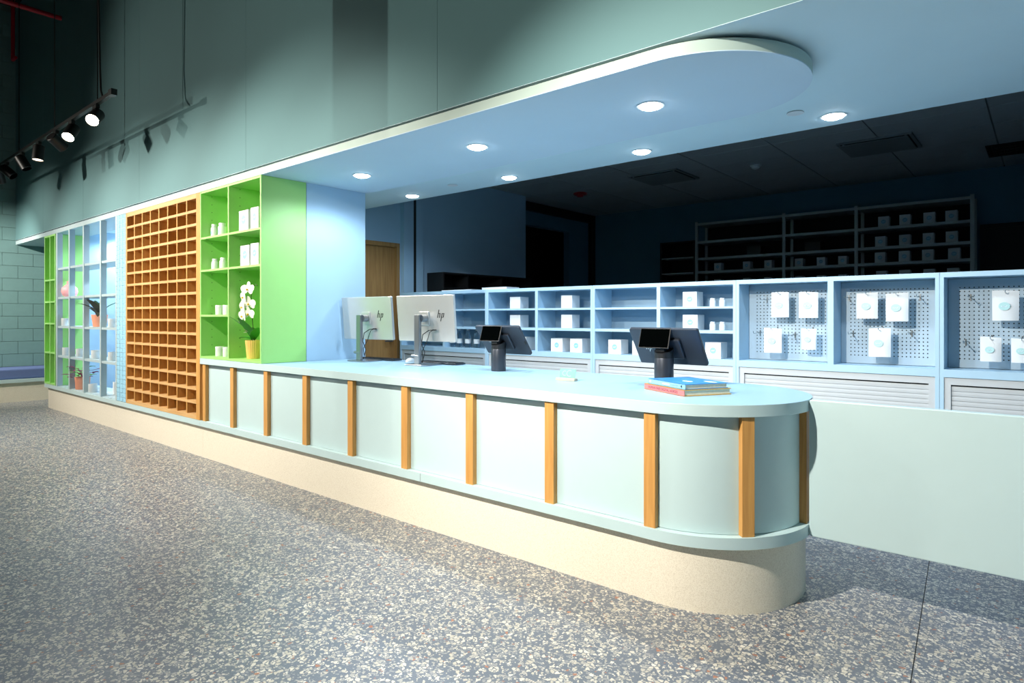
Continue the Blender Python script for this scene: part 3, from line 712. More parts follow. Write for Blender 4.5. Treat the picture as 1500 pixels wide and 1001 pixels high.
m1 = dup(m2, (-4.455, 3.30, Z_TOP1 + .0005), math.radians(5.5), 'silver backed monitor on worktop in front of the light blue partition')
def keyboard(loc, rz, label):
    t = thing('keyboard', label, 'keyboard', loc, rz)
    MB().box(-.215, .215, -.055, .055, .002, .014).build('case', M['graphite'], t, local=True, bevel=.003)
    b = MB()
    for r_ in range(5):
        for k in range(15): b.box(-.207 + k * .0277, -.183 + k * .0277, -.049 + r_ * .0197, -.033 + r_ * .0197, .014, .018)
    tag(b.build('keys', M['black'], t, local=True), kind='stuff')
    for x in (-.19, .18): MB().box(x, x + .02, .03, .045, 0, .002).build('foot', M['black'], t, local=True)
    return t
k2 = keyboard((-3.72, 3.51, Z_TOP1 + .0005), math.radians(3), 'dark keyboard behind the monitor nearer the terminals')
dup(k2, (-4.47, 3.49, Z_TOP1 + .0005), math.radians(4), 'dark keyboard behind the monitor by the partition')
ms = thing('computer_mouse', 'pale computer mouse on the worktop between the two monitors', 'mouse', (-4.07, 3.49, Z_TOP1 + .0005), math.radians(10))
b = MB(); prof = []
n = 16; v = []; f = []
for j in range(7):
    a = j / 6 * PI / 2
    for i in range(n):
        th2 = 2 * PI * i / n; v.append((.031 * math.cos(a) * math.cos(th2), .055 * math.cos(a) * math.sin(th2), .034 * math.sin(a)))
for j in range(6):
    for i in range(n): f.append((j * n + i, j * n + (i + 1) % n, (j + 1) * n + (i + 1) % n, (j + 1) * n + i))
f.append(tuple(reversed(range(n))))
b.add(v, f, True).build('shell', M['whitep'], ms, local=True, fix=True)
MB().box(-.004, .004, .012, .03, .029, .0345).build('wheel', M['graphite'], ms, local=True)

# ------------------------------------------------------------------ sales terminals
def terminal(loc, rz, label):
    t = thing('sales_terminal', label, 'terminal', loc, rz)
    MB().lathe([(.051, 0), (.052, .004), (.052, .150), (.050, .155)], 40).build('column', M['graphite'], t, local=True)
    # bevelled neck of the column
    n = 40; v = []; f = []
    for i in range(n):
        a = 2 * PI * i / n; x, y = .051 * math.cos(a), .051 * math.sin(a); v.append((x, y, .154)); v.append((x, y, .198 + y * .35))
    for i in range(n): j = (i + 1) % n; f.append((2 * i, 2 * j, 2 * j + 1, 2 * i + 1))
    f.append(tuple(2 * i + 1 for i in range(n)))
    MB().add(v, f, True).build('neck', M['black'], t, local=True)
    tilt = Matrix.Translation((.0, .045, .215)) @ Matrix.Rotation(math.radians(36), 4, 'X')
    sp = MB().prism(rrect(-.203, .203, -.125, .120, .012), -.016, .004, M=tilt @ RX).build('main_screen', M['graphite'], t, local=True, fix=True, bevel=.004)
    MB().prism(rrect(-.195, .195, -.117, .112, .006), -.0172, -.0162, M=tilt @ RX).build('display', M['screen'], sp, local=True, fix=True)
    MB().prism(rrect(-.09, .09, -.07, .06, .01), .004, .022, M=tilt @ RX).build('rear_housing', M['graphite'], sp, local=True, fix=True, bevel=.004)
    MB().box(.200, .2045, -.01, .002, -.03, .0, tilt).build('side_port', M['black'], sp, local=True)
    lo = hp_mark(sp, .020, -.135, -.02, -.0045, M['silver']); lo.matrix_local = tilt
    t2 = Matrix.Translation((-.035, -.045, .262)) @ Matrix.Rotation(math.radians(-18), 4, 'X')
    cd = MB().prism(rrect(-.090, .090, -.056, .056, .005), -.010, .0, M=t2 @ RX).build('customer_display', M['black'], t, local=True, fix=True, bevel=.002)
    MB().prism(rrect(-.086, .086, -.052, .052, .003), .0002, .0012, M=t2 @ RX).build('display', M['screen'], cd, local=True, fix=True)
    MB().lathe([(.003, .0012), (.003, .0018)], 10, M=t2 @ Matrix.Translation((0, 0, .0)) @ RX @ Matrix.Translation((0, .0535, 0))).build('camera_dot', M['graphite'], cd, local=True)
    MB().box(-.03, .02, -.04, .03, .19, .235).build('bracket', M['black'], t, local=True)
    return t
t1 = terminal((-2.925, 3.31, Z_TOP1 + .0005), 0, 'dark sales terminal with customer display, beside the small card holder')
dup(t1, (-1.595, 3.17, Z_TOP1 + .0005), 0, 'dark sales terminal with customer display, behind the stacked books')

# ------------------------------------------------------------------ card holder and books
ch_ = thing('card_holder', 'small pale block holding a mint green card on the worktop', 'card holder', PZ(830, 558, Z_TOP1) + (Z_TOP1 + .0005,), math.radians(8))
MB().box(-.062, .062, -.022, .022, 0, .016).build('base_block', M['cardbase'], ch_, local=True, bevel=.002)
Mx = Matrix.Translation((.004, .0, .014)) @ Matrix.Rotation(math.radians(-14), 4, 'X')
cd = MB().box(-.052, .052, -.001, .001, 0, .056, Mx).build('card', M['card'], ch_, local=True)
b = MB()
for cx_, r0 in ((-.02, .016), (.012, .02)):
    q = [(cx_ + r0 * math.cos(math.radians(a)), .03 + r0 * math.sin(math.radians(a))) for a in range(50, 311, 20)]
    q += [(cx_ + (r0 - .005) * math.cos(math.radians(a)), .03 + (r0 - .005) * math.sin(math.radians(a))) for a in range(310, 49, -20)]
    b.prism(q, .0011, .0016, M=Mx @ RX)
b.build('card_print', M['cardprint'], cd, local=True, fix=True)
def text_mesh(name, s, size, mat_, parent, Mx):
    cu = bpy.data.curves.new(name, 'FONT'); cu.body = s; cu.size = size; cu.extrude = .0002; cu.align_x = 'CENTER'; cu.align_y = 'CENTER'
    o = bpy.data.objects.new(name + '_tmp', cu); COL.objects.link(o)
    me = bpy.data.meshes.new_from_object(o.evaluated_get(bpy.context.evaluated_depsgraph_get())); bpy.data.objects.remove(o); bpy.data.curves.remove(cu)
    me.transform(Mx); me.materials.clear(); me.materials.append(mat_)
    q = bpy.data.objects.new(name, me); COL.objects.link(q); q.parent = parent; return q
def book(loc, rz, L_, D_, T_, cover, spine, edge, label):
    t = thing('book', label, 'book', loc, rz); c = .003
    MB().box(0, L_, 0, D_, 0, c).build('cover_board', M[edge], t, local=True)
    MB().box(0, L_, 0, D_, T_ - c, T_).build('cover_board', M[cover], t, local=True)
    MB().box(0, L_, 0, .003, 0, T_).build('spine', M[spine], t, local=True)
    MB().box(.005, L_ - .005, .003, D_ - .006, c, T_ - c).build('page_block', M['pages'], t, local=True)
    return t
bl = PZ(944, 570, Z_TOP1)
ang = math.atan2(-.183, .325)
bk = book((bl[0], bl[1], Z_TOP1 + .0005), ang, .345, .275, .030, 'ochre', 'pink', 'ochre', 'thick pink-spined book at the bottom of the stack on the worktop')
text_mesh('spine_title', 'HUMAN FREE DIGITAL HORSES', .0185, M['ink'], bk, Matrix.Translation((.165, -.0003, .0145)) @ Matrix.Rotation(PI / 2, 4, 'X'))
ca, sa = math.cos(ang), math.sin(ang)
off = (.018, .012)
b2 = book((bl[0] + off[0] * ca - off[1] * sa, bl[1] + off[0] * sa + off[1] * ca, Z_TOP1 + .031), ang, .318, .25, .026, 'bluebook', 'spineblue', 'bluebook', 'blue sky-covered book lying on top of the pink book')
bird = [(-.5, .25), (-.1, .12), (.35, .5), (.2, .05), (.5, -.1), (.15, -.12), (.3, -.5), (-.05, -.15), (-.35, -.2), (-.1, 0)]
MB().prism([(.288 + p[0] * .022, .013 + p[1] * .02) for p in bird], .0002, .0007, M=RX).build('spine_bird', M['inkblack'], b2, local=True, fix=True)
MB().prism([(.20, .0125), (.262, .0125), (.262, .0137), (.20, .0137)], .0002, .0007, M=RX).build('spine_rule', M['inkblack'], b2, local=True, fix=True)
MB().prism([(.13, .009), (.19, .009), (.19, .016), (.13, .016)], .0002, .0007, M=RX).build('spine_title', M['white'], b2, local=True, fix=True)
MB().prism([(.014, .007), (.026, .007), (.026, .019), (.014, .019)], .0002, .0007, M=RX).build('publisher_mark', M['white'], b2, local=True, fix=True)
for cx_, cy_, w_ in ((.20, .10, .035), (.26, .19, .045)):
    MB().lathe([(1, 0), (1, .0006)], 20, M=Matrix.Translation((cx_, cy_, .0261)) @ Matrix.Diagonal((w_, .02, 1, 1)), smooth=False).build('cover_cloud', M['logol'], b2, local=True)

# ------------------------------------------------------------------ green shelf contents
YG = YF + .09
def gx(px, y): return XY(px, y)
zs = (2.013, 1.717, 1.31, zb + T)
pA = None
for k, (px, r, h, z, lg, lab, g) in enumerate((
        (314, .030, .126, zs[0], 1, 'slim white logo bottle on the green unit top-left shelf, farther from divider', 'top-left green shelf bottles'),
        (325.6, .036, .124, zs[0], 1, 'wide white logo bottle on the green unit top-left shelf, beside divider', 'top-left green shelf bottles'),
        (315, .031, .106, zs[1], 0, 'plain white bottle on second left green shelf, farther from divider', 'second green shelf bottles'),
        (327, .031, .106, zs[1], 0, 'plain white bottle on second left green shelf, beside divider', 'second green shelf bottles'))):
    y = YG + .01
    if k in (0, 1, 2): pA = bottle_proto(r, h, lab, g, (gx(px, y), y, z + .0005), lg)
    else: dup(pA, (gx(px, y), y, z + .0005), 0, lab, g)
def jar(px, z, lab, g, proto=None, y=YG + .02, r=.037, h=.086):
    loc = (gx(px, y), y, z + .0005)
    if proto: return dup(proto, loc, 0, lab, g)
    t = thing('white_jar', lab, 'jar', loc, 0, g)
    MB().lathe([(r * .97, 0), (r, .003), (r, h * .72)], 28).build('body', M['whitep'], t, local=True)
    MB().lathe([(r * 1.02, h * .73), (r * 1.02, h * .98), (r, h)], 28).build('lid', M['whitep'], t, local=True)
    return t
ja = jar(322, zs[2], 'squat white jar on third left green shelf, fully in view', 'third green shelf jars')
jar(333, zs[2], 'squat white jar on third left green shelf, half hidden by divider', 'third green shelf jars', ja)
jar(322, zs[3], 'squat white jar on lowest left green shelf, fully in view', 'lowest green shelf jars', ja)
jar(333, zs[3], 'squat white jar on lowest left green shelf, half hidden by divider', 'lowest green shelf jars', ja)
YT_ = YF + .03
for a, c, z, h, g, w in ((350, 364.5, zs[0], .173, 'upper', 'next to the divider'), (367, 379.5, zs[0], .18, 'upper', 'against the side panel'), (352, 366, zs[1], .173, 'second', 'next to the divider'), (367, 379.5, zs[1], .18, 'second', 'against the side panel')):
    carton(gx(a, YT_), gx(c, YT_) - .012, YT_, z, h, 'tall white logo box on %s right green shelf, %s' % (g, w), 'tall boxes in the green shelf', True, depth=.07, name='tall_box', lr=.24, lz=.55)
# orchid
oy = YF + .13; ox = gx(371, oy)
orc = thing('potted_orchid', 'white orchid in a ribbed yellow pot inside the green shelf', 'plant', (ox, oy, zb + T + .0005))
prof = [(.053, 0), (.056, .004), (.071, .165), (.071, .175), (.065, .175), (.063, .15)]
n = 48; b = MB(); v = []
for k, (r, z) in enumerate(prof):
    for i in range(n):
        a = 2 * PI * i / n; rr = r * (1 + (.018 if i % 2 else -.018) * (0 < k < 4)); v.append((rr * math.cos(a), rr * math.sin(a), z))
f = [(k * n + i, k * n + (i + 1) % n, (k + 1) * n + (i + 1) % n, (k + 1) * n + i) for k in range(5) for i in range(n)] + [tuple(reversed(range(n)))]
b.add(v, f, False).build('pot', M['pot'], orc, local=True)
MB().lathe([(.0625, .158), (.02, .162)], 20).build('soil', M['soil'], orc, local=True)
def leaf(parent, base, az, length, width, rise, droop, m, name='leaf', n=8, fold=.25, thick=.0016):
    b = MB(); v = []
    d_ = Vector((math.cos(az), math.sin(az), 0)); s_ = Vector((-math.sin(az), math.cos(az), 0)); base = Vector(base)
    for side in (0, 1):
        for i in range(n + 1):
            t_ = i / n; c = base + d_ * (length * t_ * math.cos(rise * (1 - t_ * .6))) + Vector((0, 0, length * (math.sin(rise) * t_ - droop * t_ * t_)))
            w_ = width * math.sin(PI * min(1, t_ * .93 + .05)) ** .7
            for q in (-1, 0, 1): v.append(c + s_ * (q * w_) + Vector((0, 0, abs(q) * w_ * fold - side * thick)))
    o2 = 3 * (n + 1); f = []
    for i in range(n):
        for q in (0, 1):
            A = i * 3 + q; f.append((A, A + 3, A + 4, A + 1)); f.append((A + o2, A + o2 + 1, A + o2 + 4, A + o2 + 3))
        for q in (0, 2):
            A = i * 3 + q; f.append((A, A + o2, A + o2 + 3, A + 3))
    b.add(v, f, True); return b.build(name, m, parent, local=True, fix=True)
for az, l, w, ri, dr_ in ((-.2, .17, .045, 1.0, .1), (-1.2, .23, .046, 1.3, .02), (2.7, .17, .034, 1.2, .2), (3.7, .15, .036, .6, .4), (1.6, .2, .04, 1.2, .2), (-2.2, .25, .04, 1.35, .05)):
    leaf(orc, (0, 0, .17), az, l, w, ri, dr_, M['leaf'])
for k in range(5):
    a = 2.6 + k * .5; MB().tube([(.01, 0, .165), (.04 * math.cos(a), .04 * math.sin(a), .25), (.085 * math.cos(a), .085 * math.sin(a), .25 + .03 * (k % 3))], .003, 6).build('aerial_root', M['root'], orc, local=True)
stem = [(.0, .01, .16), (-.012, 0, .34), (-.02, -.005, .48), (-.02, -.01, .60), (.0, -.005, .68), (.045, .0, .705), (.08, .0, .69)]
MB().tube(stem, .0035, 8).build('flower_stem', M['stem'], orc, local=True)
def flower(c, s, rz_, tilt_, k):
    fl_ = None
    Mx0 = Matrix.Translation(c) @ Matrix.Rotation(rz_, 4, 'Z') @ Matrix.Rotation(tilt_, 4, 'X')
    b = MB()
    for i, (ang_, l, w) in enumerate(((90, 1.0, .55), (210, .95, .5), (330, .95, .5), (12, 1.08, .85), (168, 1.08, .85))):
        a = math.radians(ang_); nn_ = 10; ring = []
        for q in range(nn_):
            u_ = 2 * PI * q / nn_; lx = .52 * l + .5 * l * math.cos(u_); ly = .55 * w * math.sin(u_)
            ring.append(Mx0 @ Vector((s * (lx * math.cos(a) - ly * math.sin(a)), -s * (.12 * lx * lx) - .002 * (i > 2), s * (lx * math.sin(a) + ly * math.cos(a)))))
        ctr = Mx0 @ Vector((s * .5 * l * math.cos(a), -.004 - s * .08, s * .5 * l * math.sin(a))); bk_ = Mx0 @ Vector((s * .5 * l * math.cos(a), .003, s * .5 * l * math.sin(a)))
        b.add([ctr] + ring + [bk_], [(0, 1 + q, 1 + (q + 1) % nn_) for q in range(nn_)] + [(nn_ + 1, 1 + (q + 1) % nn_, 1 + q) for q in range(nn_)], True)
    o = b.build('flower', M['petal'], orc, local=True, fix=True)
    MB().lathe([(0, -.011), (.008, -.006), (.01, 0), (.006, .008), (0, .011)], 10, M=Mx0 @ Matrix.Translation((0, -.016, -.004))).build('flower_lip', M['yellow'], o, local=True)
for k, (dx, dz, s, rz_, ti) in enumerate(((-.01, .655, .078, .3, -.2), (-.065, .585, .076, -.2, .1), (.005, .52, .074, .5, .1), (-.085, .49, .078, -.2, .05), (.0, .425, .07, .4, .1), (-.085, .405, .078, -.1, .1))):
    flower((dx, -.045 - .012 * (k % 2), dz), s, rz_, ti, k)
orc.scale = (.9, .9, .9)
# ------------------------------------------------------------------ display frame contents
def mug_proto(loc, rz, label, logo, group=None, r=.045, h=.095, handle=True):
    t = thing('mug', label, 'mug', loc, rz, group)
    MB().lathe([(r * .9, 0), (r, .006), (r, h), (r * .92, h), (r * .9, .01), (0, .009)], 28).build('body', M['whitep'], t, local=True)
    if handle: MB().tube([(r * .95, 0, h * .8), (r * 1.45, 0, h * .78), (r * 1.6, 0, h * .5), (r * 1.4, 0, h * .24), (r * .95, 0, h * .2)], .0065, 8).build('handle', M['whitep'], t, local=True)
    if logo:
        n_ = 10; v = []
        for i in range(n_ + 1):
            a = -PI / 2 - .55 + 1.1 * i / n_; s_ = math.sqrt(max(0, 1 - (2 * i / n_ - 1) ** 2)) * r * .55
            for q in (-1, 1): v.append(((r + .0006) * math.cos(a), (r + .0006) * math.sin(a), h * .5 + q * s_))
        MB().add(v, [(2 * i, 2 * i + 2, 2 * i + 3, 2 * i + 1) for i in range(n_)]).build('logo', M['teal'], t, local=True)
    return t
YI = YF + .10
def ix(px): return XY(px, YI)
for px, z, rz_, lg, lab in ((96, DS[2], 2.6, 0, 'plain white mug below the pink vase on display frame'), (97.3, DS[3], 2.8, 1, 'white mug with teal logo, nearest the slim green shelf'),
                            (117.5, DS[3], 2.6, 0, 'plain white mug directly above the purple-leaved plant'), (140, DS[3], 3.3, 1, 'white mug with teal logo below the dark-leaved plant'),
                            (165, DS[3], 2.0, 0, 'plain white cup beside the mosaic column, lower shelf'), (165, DS[2], 2.2, 0, 'plain white cup beside the dark-leaved plant'),
                            (136, pz0 + .004, 3.0, 0, 'plain white mug at the frame bottom beside purple-leaved plant')):
    ym = YF + .077 if px in (96, 97.3, 136) else YI
    mug_proto((XY(px, ym), ym, z + .0005), rz_, lab, lg, 'mugs on the display frame', r=.048, h=.104)
carton(ix(157), ix(168), YI + .06, pz0 + .004, .15, 'pale carton at the display frame bottom beside the mosaic column', None, False, depth=.12)
vs = thing('pink_vase', 'round pink ceramic vase on the display frame', 'vase', (ix(102), YI, DS[1] + .0005))
MB().lathe([(.054, 0), (.082, .024), (.097, .07), (.09, .118), (.058, .155), (.034, .172), (.031, .205), (.037, .215), (.031, .213), (.027, .175)], 32).build('body', M['vase'], vs, local=True)
MB().lathe([(.0345, .171), (.0375, .175), (.0345, .179)], 24).build('neck_ring', M['vase'], vs, local=True)
dp = thing('potted_plant', 'dark broad-leaved plant in a peach pot on the display frame', 'plant', (ix(146), YI, DS[2] + .0005))
MB().lathe([(.065, 0), (.07, .004), (.09, .15), (.082, .15), (.078, .13)], 28).build('pot', M['terracotta'], dp, local=True)
MB().lathe([(.079, .135), (.01, .14)], 20).build('soil', M['soil'], dp, local=True)
for k, (az, l, w, ri, dr_, mm) in enumerate(((3.4, .30, .045, 1.2, .25, 'darkleaf'), (3.0, .36, .035, .75, .15, 'stripeleaf'), (3.2, .34, .03, .45, .15, 'darkleaf'), (-.2, .42, .018, 1.0, .25, 'darkleaf'), (-.4, .2, .04, .9, .85, 'darkleaf'), (1.2, .3, .04, 1.2, .3, 'stripeleaf'), (-1.6, .25, .035, 1.1, .3, 'darkleaf'))):
    leaf(dp, (0, 0, .14), az, l, w, ri, dr_, M[mm])
pp = thing('potted_plant', 'purple and green leaved plant in a peach pot at the frame bottom', 'plant', (ix(121), YI, pz0 + .0045))
MB().lathe([(.075, 0), (.078, .004), (.088, .16), (.08, .16), (.076, .14)], 28).build('pot', M['terracotta'], pp, local=True)
MB().lathe([(.077, .145), (.01, .15)], 20).build('soil', M['soil'], pp, local=True)
for k in range(12):
    a = k * 2 * PI / 12 + .2; l = .12 + .05 * ((k * 7) % 3)
    tip = Vector((math.cos(a) * l, math.sin(a) * l * .6, .19 + .03 * ((k * 5) % 4)))
    MB().tube([(0, 0, .148), (tip.x * .5, tip.y * .5, tip.z * .95), tip[:]], .003, 5).build('stem', M['purple'], pp, local=True)
    leaf(pp, tip, a, .09, .028, .3, .25, M['purple' if k % 3 else 'greenleaf'], n=5)
    leaf(pp, tip * .8, a + .9, .08, .025, .5, .3, M['greenleaf' if k % 2 else 'purple'], n=5)

# ------------------------------------------------------------------ downlights
def downlight(x, y, z, label, group, watts, col=COOL, r=.062, ang=168):
    t = thing('downlight', label, 'ceiling light', (x, y, z - .004), 0, group)
    MB().lathe([(r + .012, .0035), (r + .012, 0), (r, 0), (r, .0035)], 32).build('trim_ring', M['trimw'], t, local=True)
    MB().lathe([(r - .001, .002), (r * .9, -.006), (r * .6, -.013), (r * .25, -.016), (0, -.0165)], 32).build('lens', M['lens'], t, local=True)
    l = bpy.data.lights.new('downlight_beam', 'SPOT'); l.energy = watts; l.color = col; l.spot_size = math.radians(ang); l.spot_blend = .5; l.shadow_soft_size = .045
    o = bpy.data.objects.new('downlight_beam', l); COL.objects.link(o); o.parent = t; o.location = (0, 0, -.065)
for px, py, lab in ((530, 257, 'lit downlight in the dropped panel, nearest the light blue partition'), (699, 215, 'lit downlight in the middle of the dropped ceiling panel'), (953, 155, 'lit downlight in the dropped panel, nearest its rounded end')):
    x, y = PZ(px, py, Z_OV0); downlight(x, y, Z_OV0, lab, 'downlights of the dropped panel', 44)
for px, py, lab in ((604, 287, 'lit downlight at the rear soffit edge, above the black door channel'), (746, 260, 'lit downlight at the rear soffit edge, second from the oak door'), (940, 222, 'lit downlight at the rear soffit edge, third from the oak door'), (1221, 170, 'lit downlight at the rear soffit edge, beyond the rounded panel end')):
    x, y = PZ(px, py, Z_SOF); downlight(x, y, Z_SOF, lab, 'downlights of the rear soffit edge', 31)
downlight(-11.75, 3.72, Z_SOF, 'lit downlight in the corridor seen through the white display frame', None, 115)
for x in (-10.2, -8.8, -7.4): downlight(x, 3.5, Z_SOF, 'lit downlight in the corridor behind the tall shelving', 'corridor downlights', 80)
for px, py, lab in ((1165, 165, 'flat white sprinkler cover disc in the soffit near the rounded panel end'), (663, 271, 'flat white sprinkler cover disc in the soffit between two rear downlights')):
    x, y = PZ(px, py, Z_SOF); t = thing('sprinkler_cover', lab, 'sprinkler', (x, y, Z_SOF - .006))
    MB().lathe([(.048, .003), (.048, .0), (.0, -.001)], 28).build('cover_disc', M['bwall'], t, local=True)
    MB().lathe([(.03, .006), (.03, .003)], 20).build('neck', M['dark'], t, local=True)

# ------------------------------------------------------------------ dark back room
def rack():
    y0, y1 = 9.2, 9.6
    t = thing('metal_rack', 'long grey metal storage rack against the dark back wall', 'rack', (-2.4, 9.4, 0))
    xs = [-4.09, -2.806, -1.898, -.669]; zs_ = [2.72, 2.443, 2.19, 1.985, 1.72, 1.4, 1.0, .6, .2]
    for x in xs:
        for y in (y0, y1 - .03): MB().box(x - .02, x + .02, y, y + .03, 0, 2.74).build('upright', M['metalrack'], t)
    for k, z in enumerate(zs_):
        for a, c in zip(xs[:-1], xs[1:]):
            MB().box(a + .02, c - .02, y0 + .002, y1 - .002, z - .035, z).build('shelf_board', M['metalrack'], t)
    MB().box(-4.11, -.65, y1, y1 + .01, .1, 2.74).build('back_sheet', M['dark'], t)
    return zs_
rz_ = rack()
yb_ = 9.26
ORD = ('first', 'second', 'third', 'fourth', 'fifth', 'sixth')
def rbox(pxs, z, h, lab, g, w=.12, rev=True):
    p = None; n = len(pxs)
    for i, px in enumerate(pxs):
        x = XY(px, yb_); lb_ = lab % ORD[n - 1 - i if rev else i]
        if p is None: p = carton(x - w / 2, x + w / 2, yb_, z, h, lb_, g, True, depth=.12, mat1='logo', lr=.22)
        else: dup(p, (x, yb_ + .06, z + .0005), 0, lb_, g)
rbox((1294, 1325.5, 1361, 1393.5), rz_[1], .135, 'dim logo box on highest loaded rack shelf, %s from the dark back door', 'rack boxes, highest shelf')
rbox((1289.5, 1325, 1360, 1394), rz_[2], .135, 'dim logo box on second loaded rack shelf, %s from the dark back door', 'rack boxes, second shelf')
rbox((1289, 1324.5, 1359, 1397.5), rz_[3], .135, 'dim logo box on third loaded rack shelf, %s from the dark back door', 'rack boxes, third shelf')
rbox((1051, 1093.5, 1125, 1170, 1202.5, 1234), rz_[3], .115, 'dim logo box on third rack shelf, %s from the black open shelf', 'rack boxes, third shelf by the black shelf', .105, False)
rbox((1051, 1093.5, 1125, 1170, 1202.5, 1234), rz_[4], .135, 'dim half-hidden box on fourth rack shelf, %s from the black open shelf', 'rack boxes, fourth shelf by the black shelf', .105, False)
rbox((1291, 1325, 1361, 1396), rz_[4], .16, 'dim half-hidden box on fourth rack shelf, %s from the dark back door', 'rack boxes, fourth shelf by the door')
for px, lab in ((1104, 'small black crate on the metal rack bay next to the low black shelf'), (1190, 'small black crate in the middle bay of the metal rack')):
    x = XY(px, 9.3); t = thing('black_crate', lab, 'crate', (x, 9.4, rz_[2] + .0005))
    MB().box(-.1, .1, -.1, .1, 0, .006).build('crate_floor', M['black'], t, local=True)
    for q in ((-.1, .1, -.1, -.094), (-.1, .1, .094, .1), (-.1, -.094, -.094, .094), (.094, .1, -.094, .094)): MB().box(*q, .006, .13).build('crate_side', M['black'], t, local=True)
bs_ = thing('black_shelf', 'black open shelf standing next to the metal rack', 'shelf unit', (-4.42, 9.4, 0))
x0, x1 = XY(967, 9.25), -4.13
MB().box(x0, x0 + .03, 9.25, 9.6, 0, 2.47).build('side_panel', M['blackboard'], bs_); MB().box(x1 - .03, x1, 9.25, 9.6, 0, 2.47).build('side_panel', M['blackboard'], bs_)
for z in (.2, .6, 1.0, 1.4, 1.72, 1.98, 2.22, 2.47): MB().box(x0 + .03, x1 - .03, 9.25, 9.6, z - .02, z).build('shelf', M['metalrack' if z < 2.4 else 'blackboard'], bs_)
MB().box(x0 + .03, x1 - .03, 9.59, 9.6, .2, 2.45).build('back_panel', M['dark'], bs_)
# dark doorway in the back wall
dd_ = struct(MB().box(-.57, .3, Y_BACK - .02, Y_BACK - .001, 0, 2.37).build('door_2', M['blackboard']), 'dark closed door in the back wall')
for q in ((-.62, -.57, 0, 2.42), (.3, .35, 0, 2.42), (-.57, .3, 2.37, 2.42)): MB().box(q[0], q[1], Y_BACK - .04, Y_BACK - .001, q[2], q[3]).build('door_frame', M['blackboard'], dd_)
MB().tube([(-.5, Y_BACK - .02, 1), (-.5, Y_BACK - .07, 1), (-.39, Y_BACK - .07, 1)], .01).build('door_handle', M['steel'], dd_)
# low black cubby cabinet on the side wall
lb = thing('black_cubby_cabinet', 'black open cubby cabinet along the side wall past the oak door', 'cabinet', (-5.85, 6.2, 0))
ya, yb2 = 5.42, 7.2
MB().box(X_WALLD + .002, -5.70, ya, ya + .02, 0, 1.846).build('side_panel', M['blackboard'], lb); MB().box(X_WALLD + .002, -5.70, yb2 - .02, yb2, 0, 1.846).build('side_panel', M['blackboard'], lb)
for z in (.2, .6, 1.0, 1.4, 1.66, 1.846): MB().box(X_WALLD + .002, -5.70, ya + .02, yb2 - .02, z - .02, z).build('shelf', M['blackboard'], lb)
for y in (5.86, 6.53): MB().box(X_WALLD + .002, -5.71, y, y + .02, 0, 1.826).build('divider', M['blackboard'], lb)
MB().box(X_WALLD + .002, X_WALLD + .01, ya + .02, yb2 - .02, 0, 1.83).build('back_panel', M['dark'], lb)
# ceiling devices
def diffuser(x, y, lab):
    t = thing('slot_diffuser', lab, 'air vent', (x, y, Z_CEIL - .03))
    MB().box(-.30, .30, -.30, .30, .0, .006).build('face_plate', M['gridm'], t, local=True)
    for q in ((-.34, .34, -.34, -.31), (-.34, .34, .31, .34), (-.34, -.31, -.31, .31), (.31, .34, -.31, .31)): MB().box(*q, .012, .03).build('frame_bar', M['gridm'], t, local=True)
    MB().box(-.31, .31, -.31, .31, .02, .03).build('throat', M['dark'], t, local=True)
    for q in ((-.28, -.28), (.28, -.28), (-.28, .28), (.28, .28)): MB().box(q[0] - .01, q[0] + .01, q[1] - .01, q[1] + .01, .006, .02).build('hanger', M['gridm'], t, local=True)
    return t
x, y = PZ(972, 259, Z_CEIL); diffuser(x, y, 'square ceiling air diffuser nearer the red alarm device')
x, y = PZ(1288, 212, Z_CEIL); diffuser(x, y, 'square ceiling air diffuser between the dome sensor and the return grille')
x, y = PZ(1107, 242, Z_CEIL); t = thing('ceiling_sensor', 'small pale dome sensor on the dark tile ceiling', 'sensor', (x, y, Z_CEIL))
MB().lathe([(.065, 0), (.065, -.012), (.055, -.018)], 24).build('base', M['bwall'], t, local=True); MB().lathe([(.05, -.018), (.045, -.035), (.025, -.048), (0, -.052)], 24).build('dome', M['bwall'], t, local=True)
x, y = PZ(850, 283, Z_CEIL); t = thing('fire_alarm', 'red ceiling fire alarm device in the back room', 'alarm', (x, y, Z_CEIL))
MB().lathe([(.10, 0), (.10, -.02), (.085, -.03)], 24).build('base', M['redsig'], t, local=True); MB().lathe([(.05, -.03), (.045, -.055), (0, -.06)], 20).build('strobe', M['redsig'], t, local=True)
x0, y0 = PZ(1446, 222, Z_CEIL); t = thing('return_grille', 'dark eggcrate return grille in the back room ceiling', 'air vent', (x0 + .3, y0, Z_CEIL - .012))
MB().box(-.3, .3, -.3, .3, .008, .011).build('backing', M['dark'], t, local=True)
for k in range(13):
    MB().box(-.3 + k * .049, -.294 + k * .049, -.3, .3, 0, .008).build('vane', M['blackboard'], t, local=True)
for k in range(5): MB().box(-.3, .3, -.3 + k * .148, -.292 + k * .148, 0, .008).build('cross_vane', M['blackboard'], t, local=True)

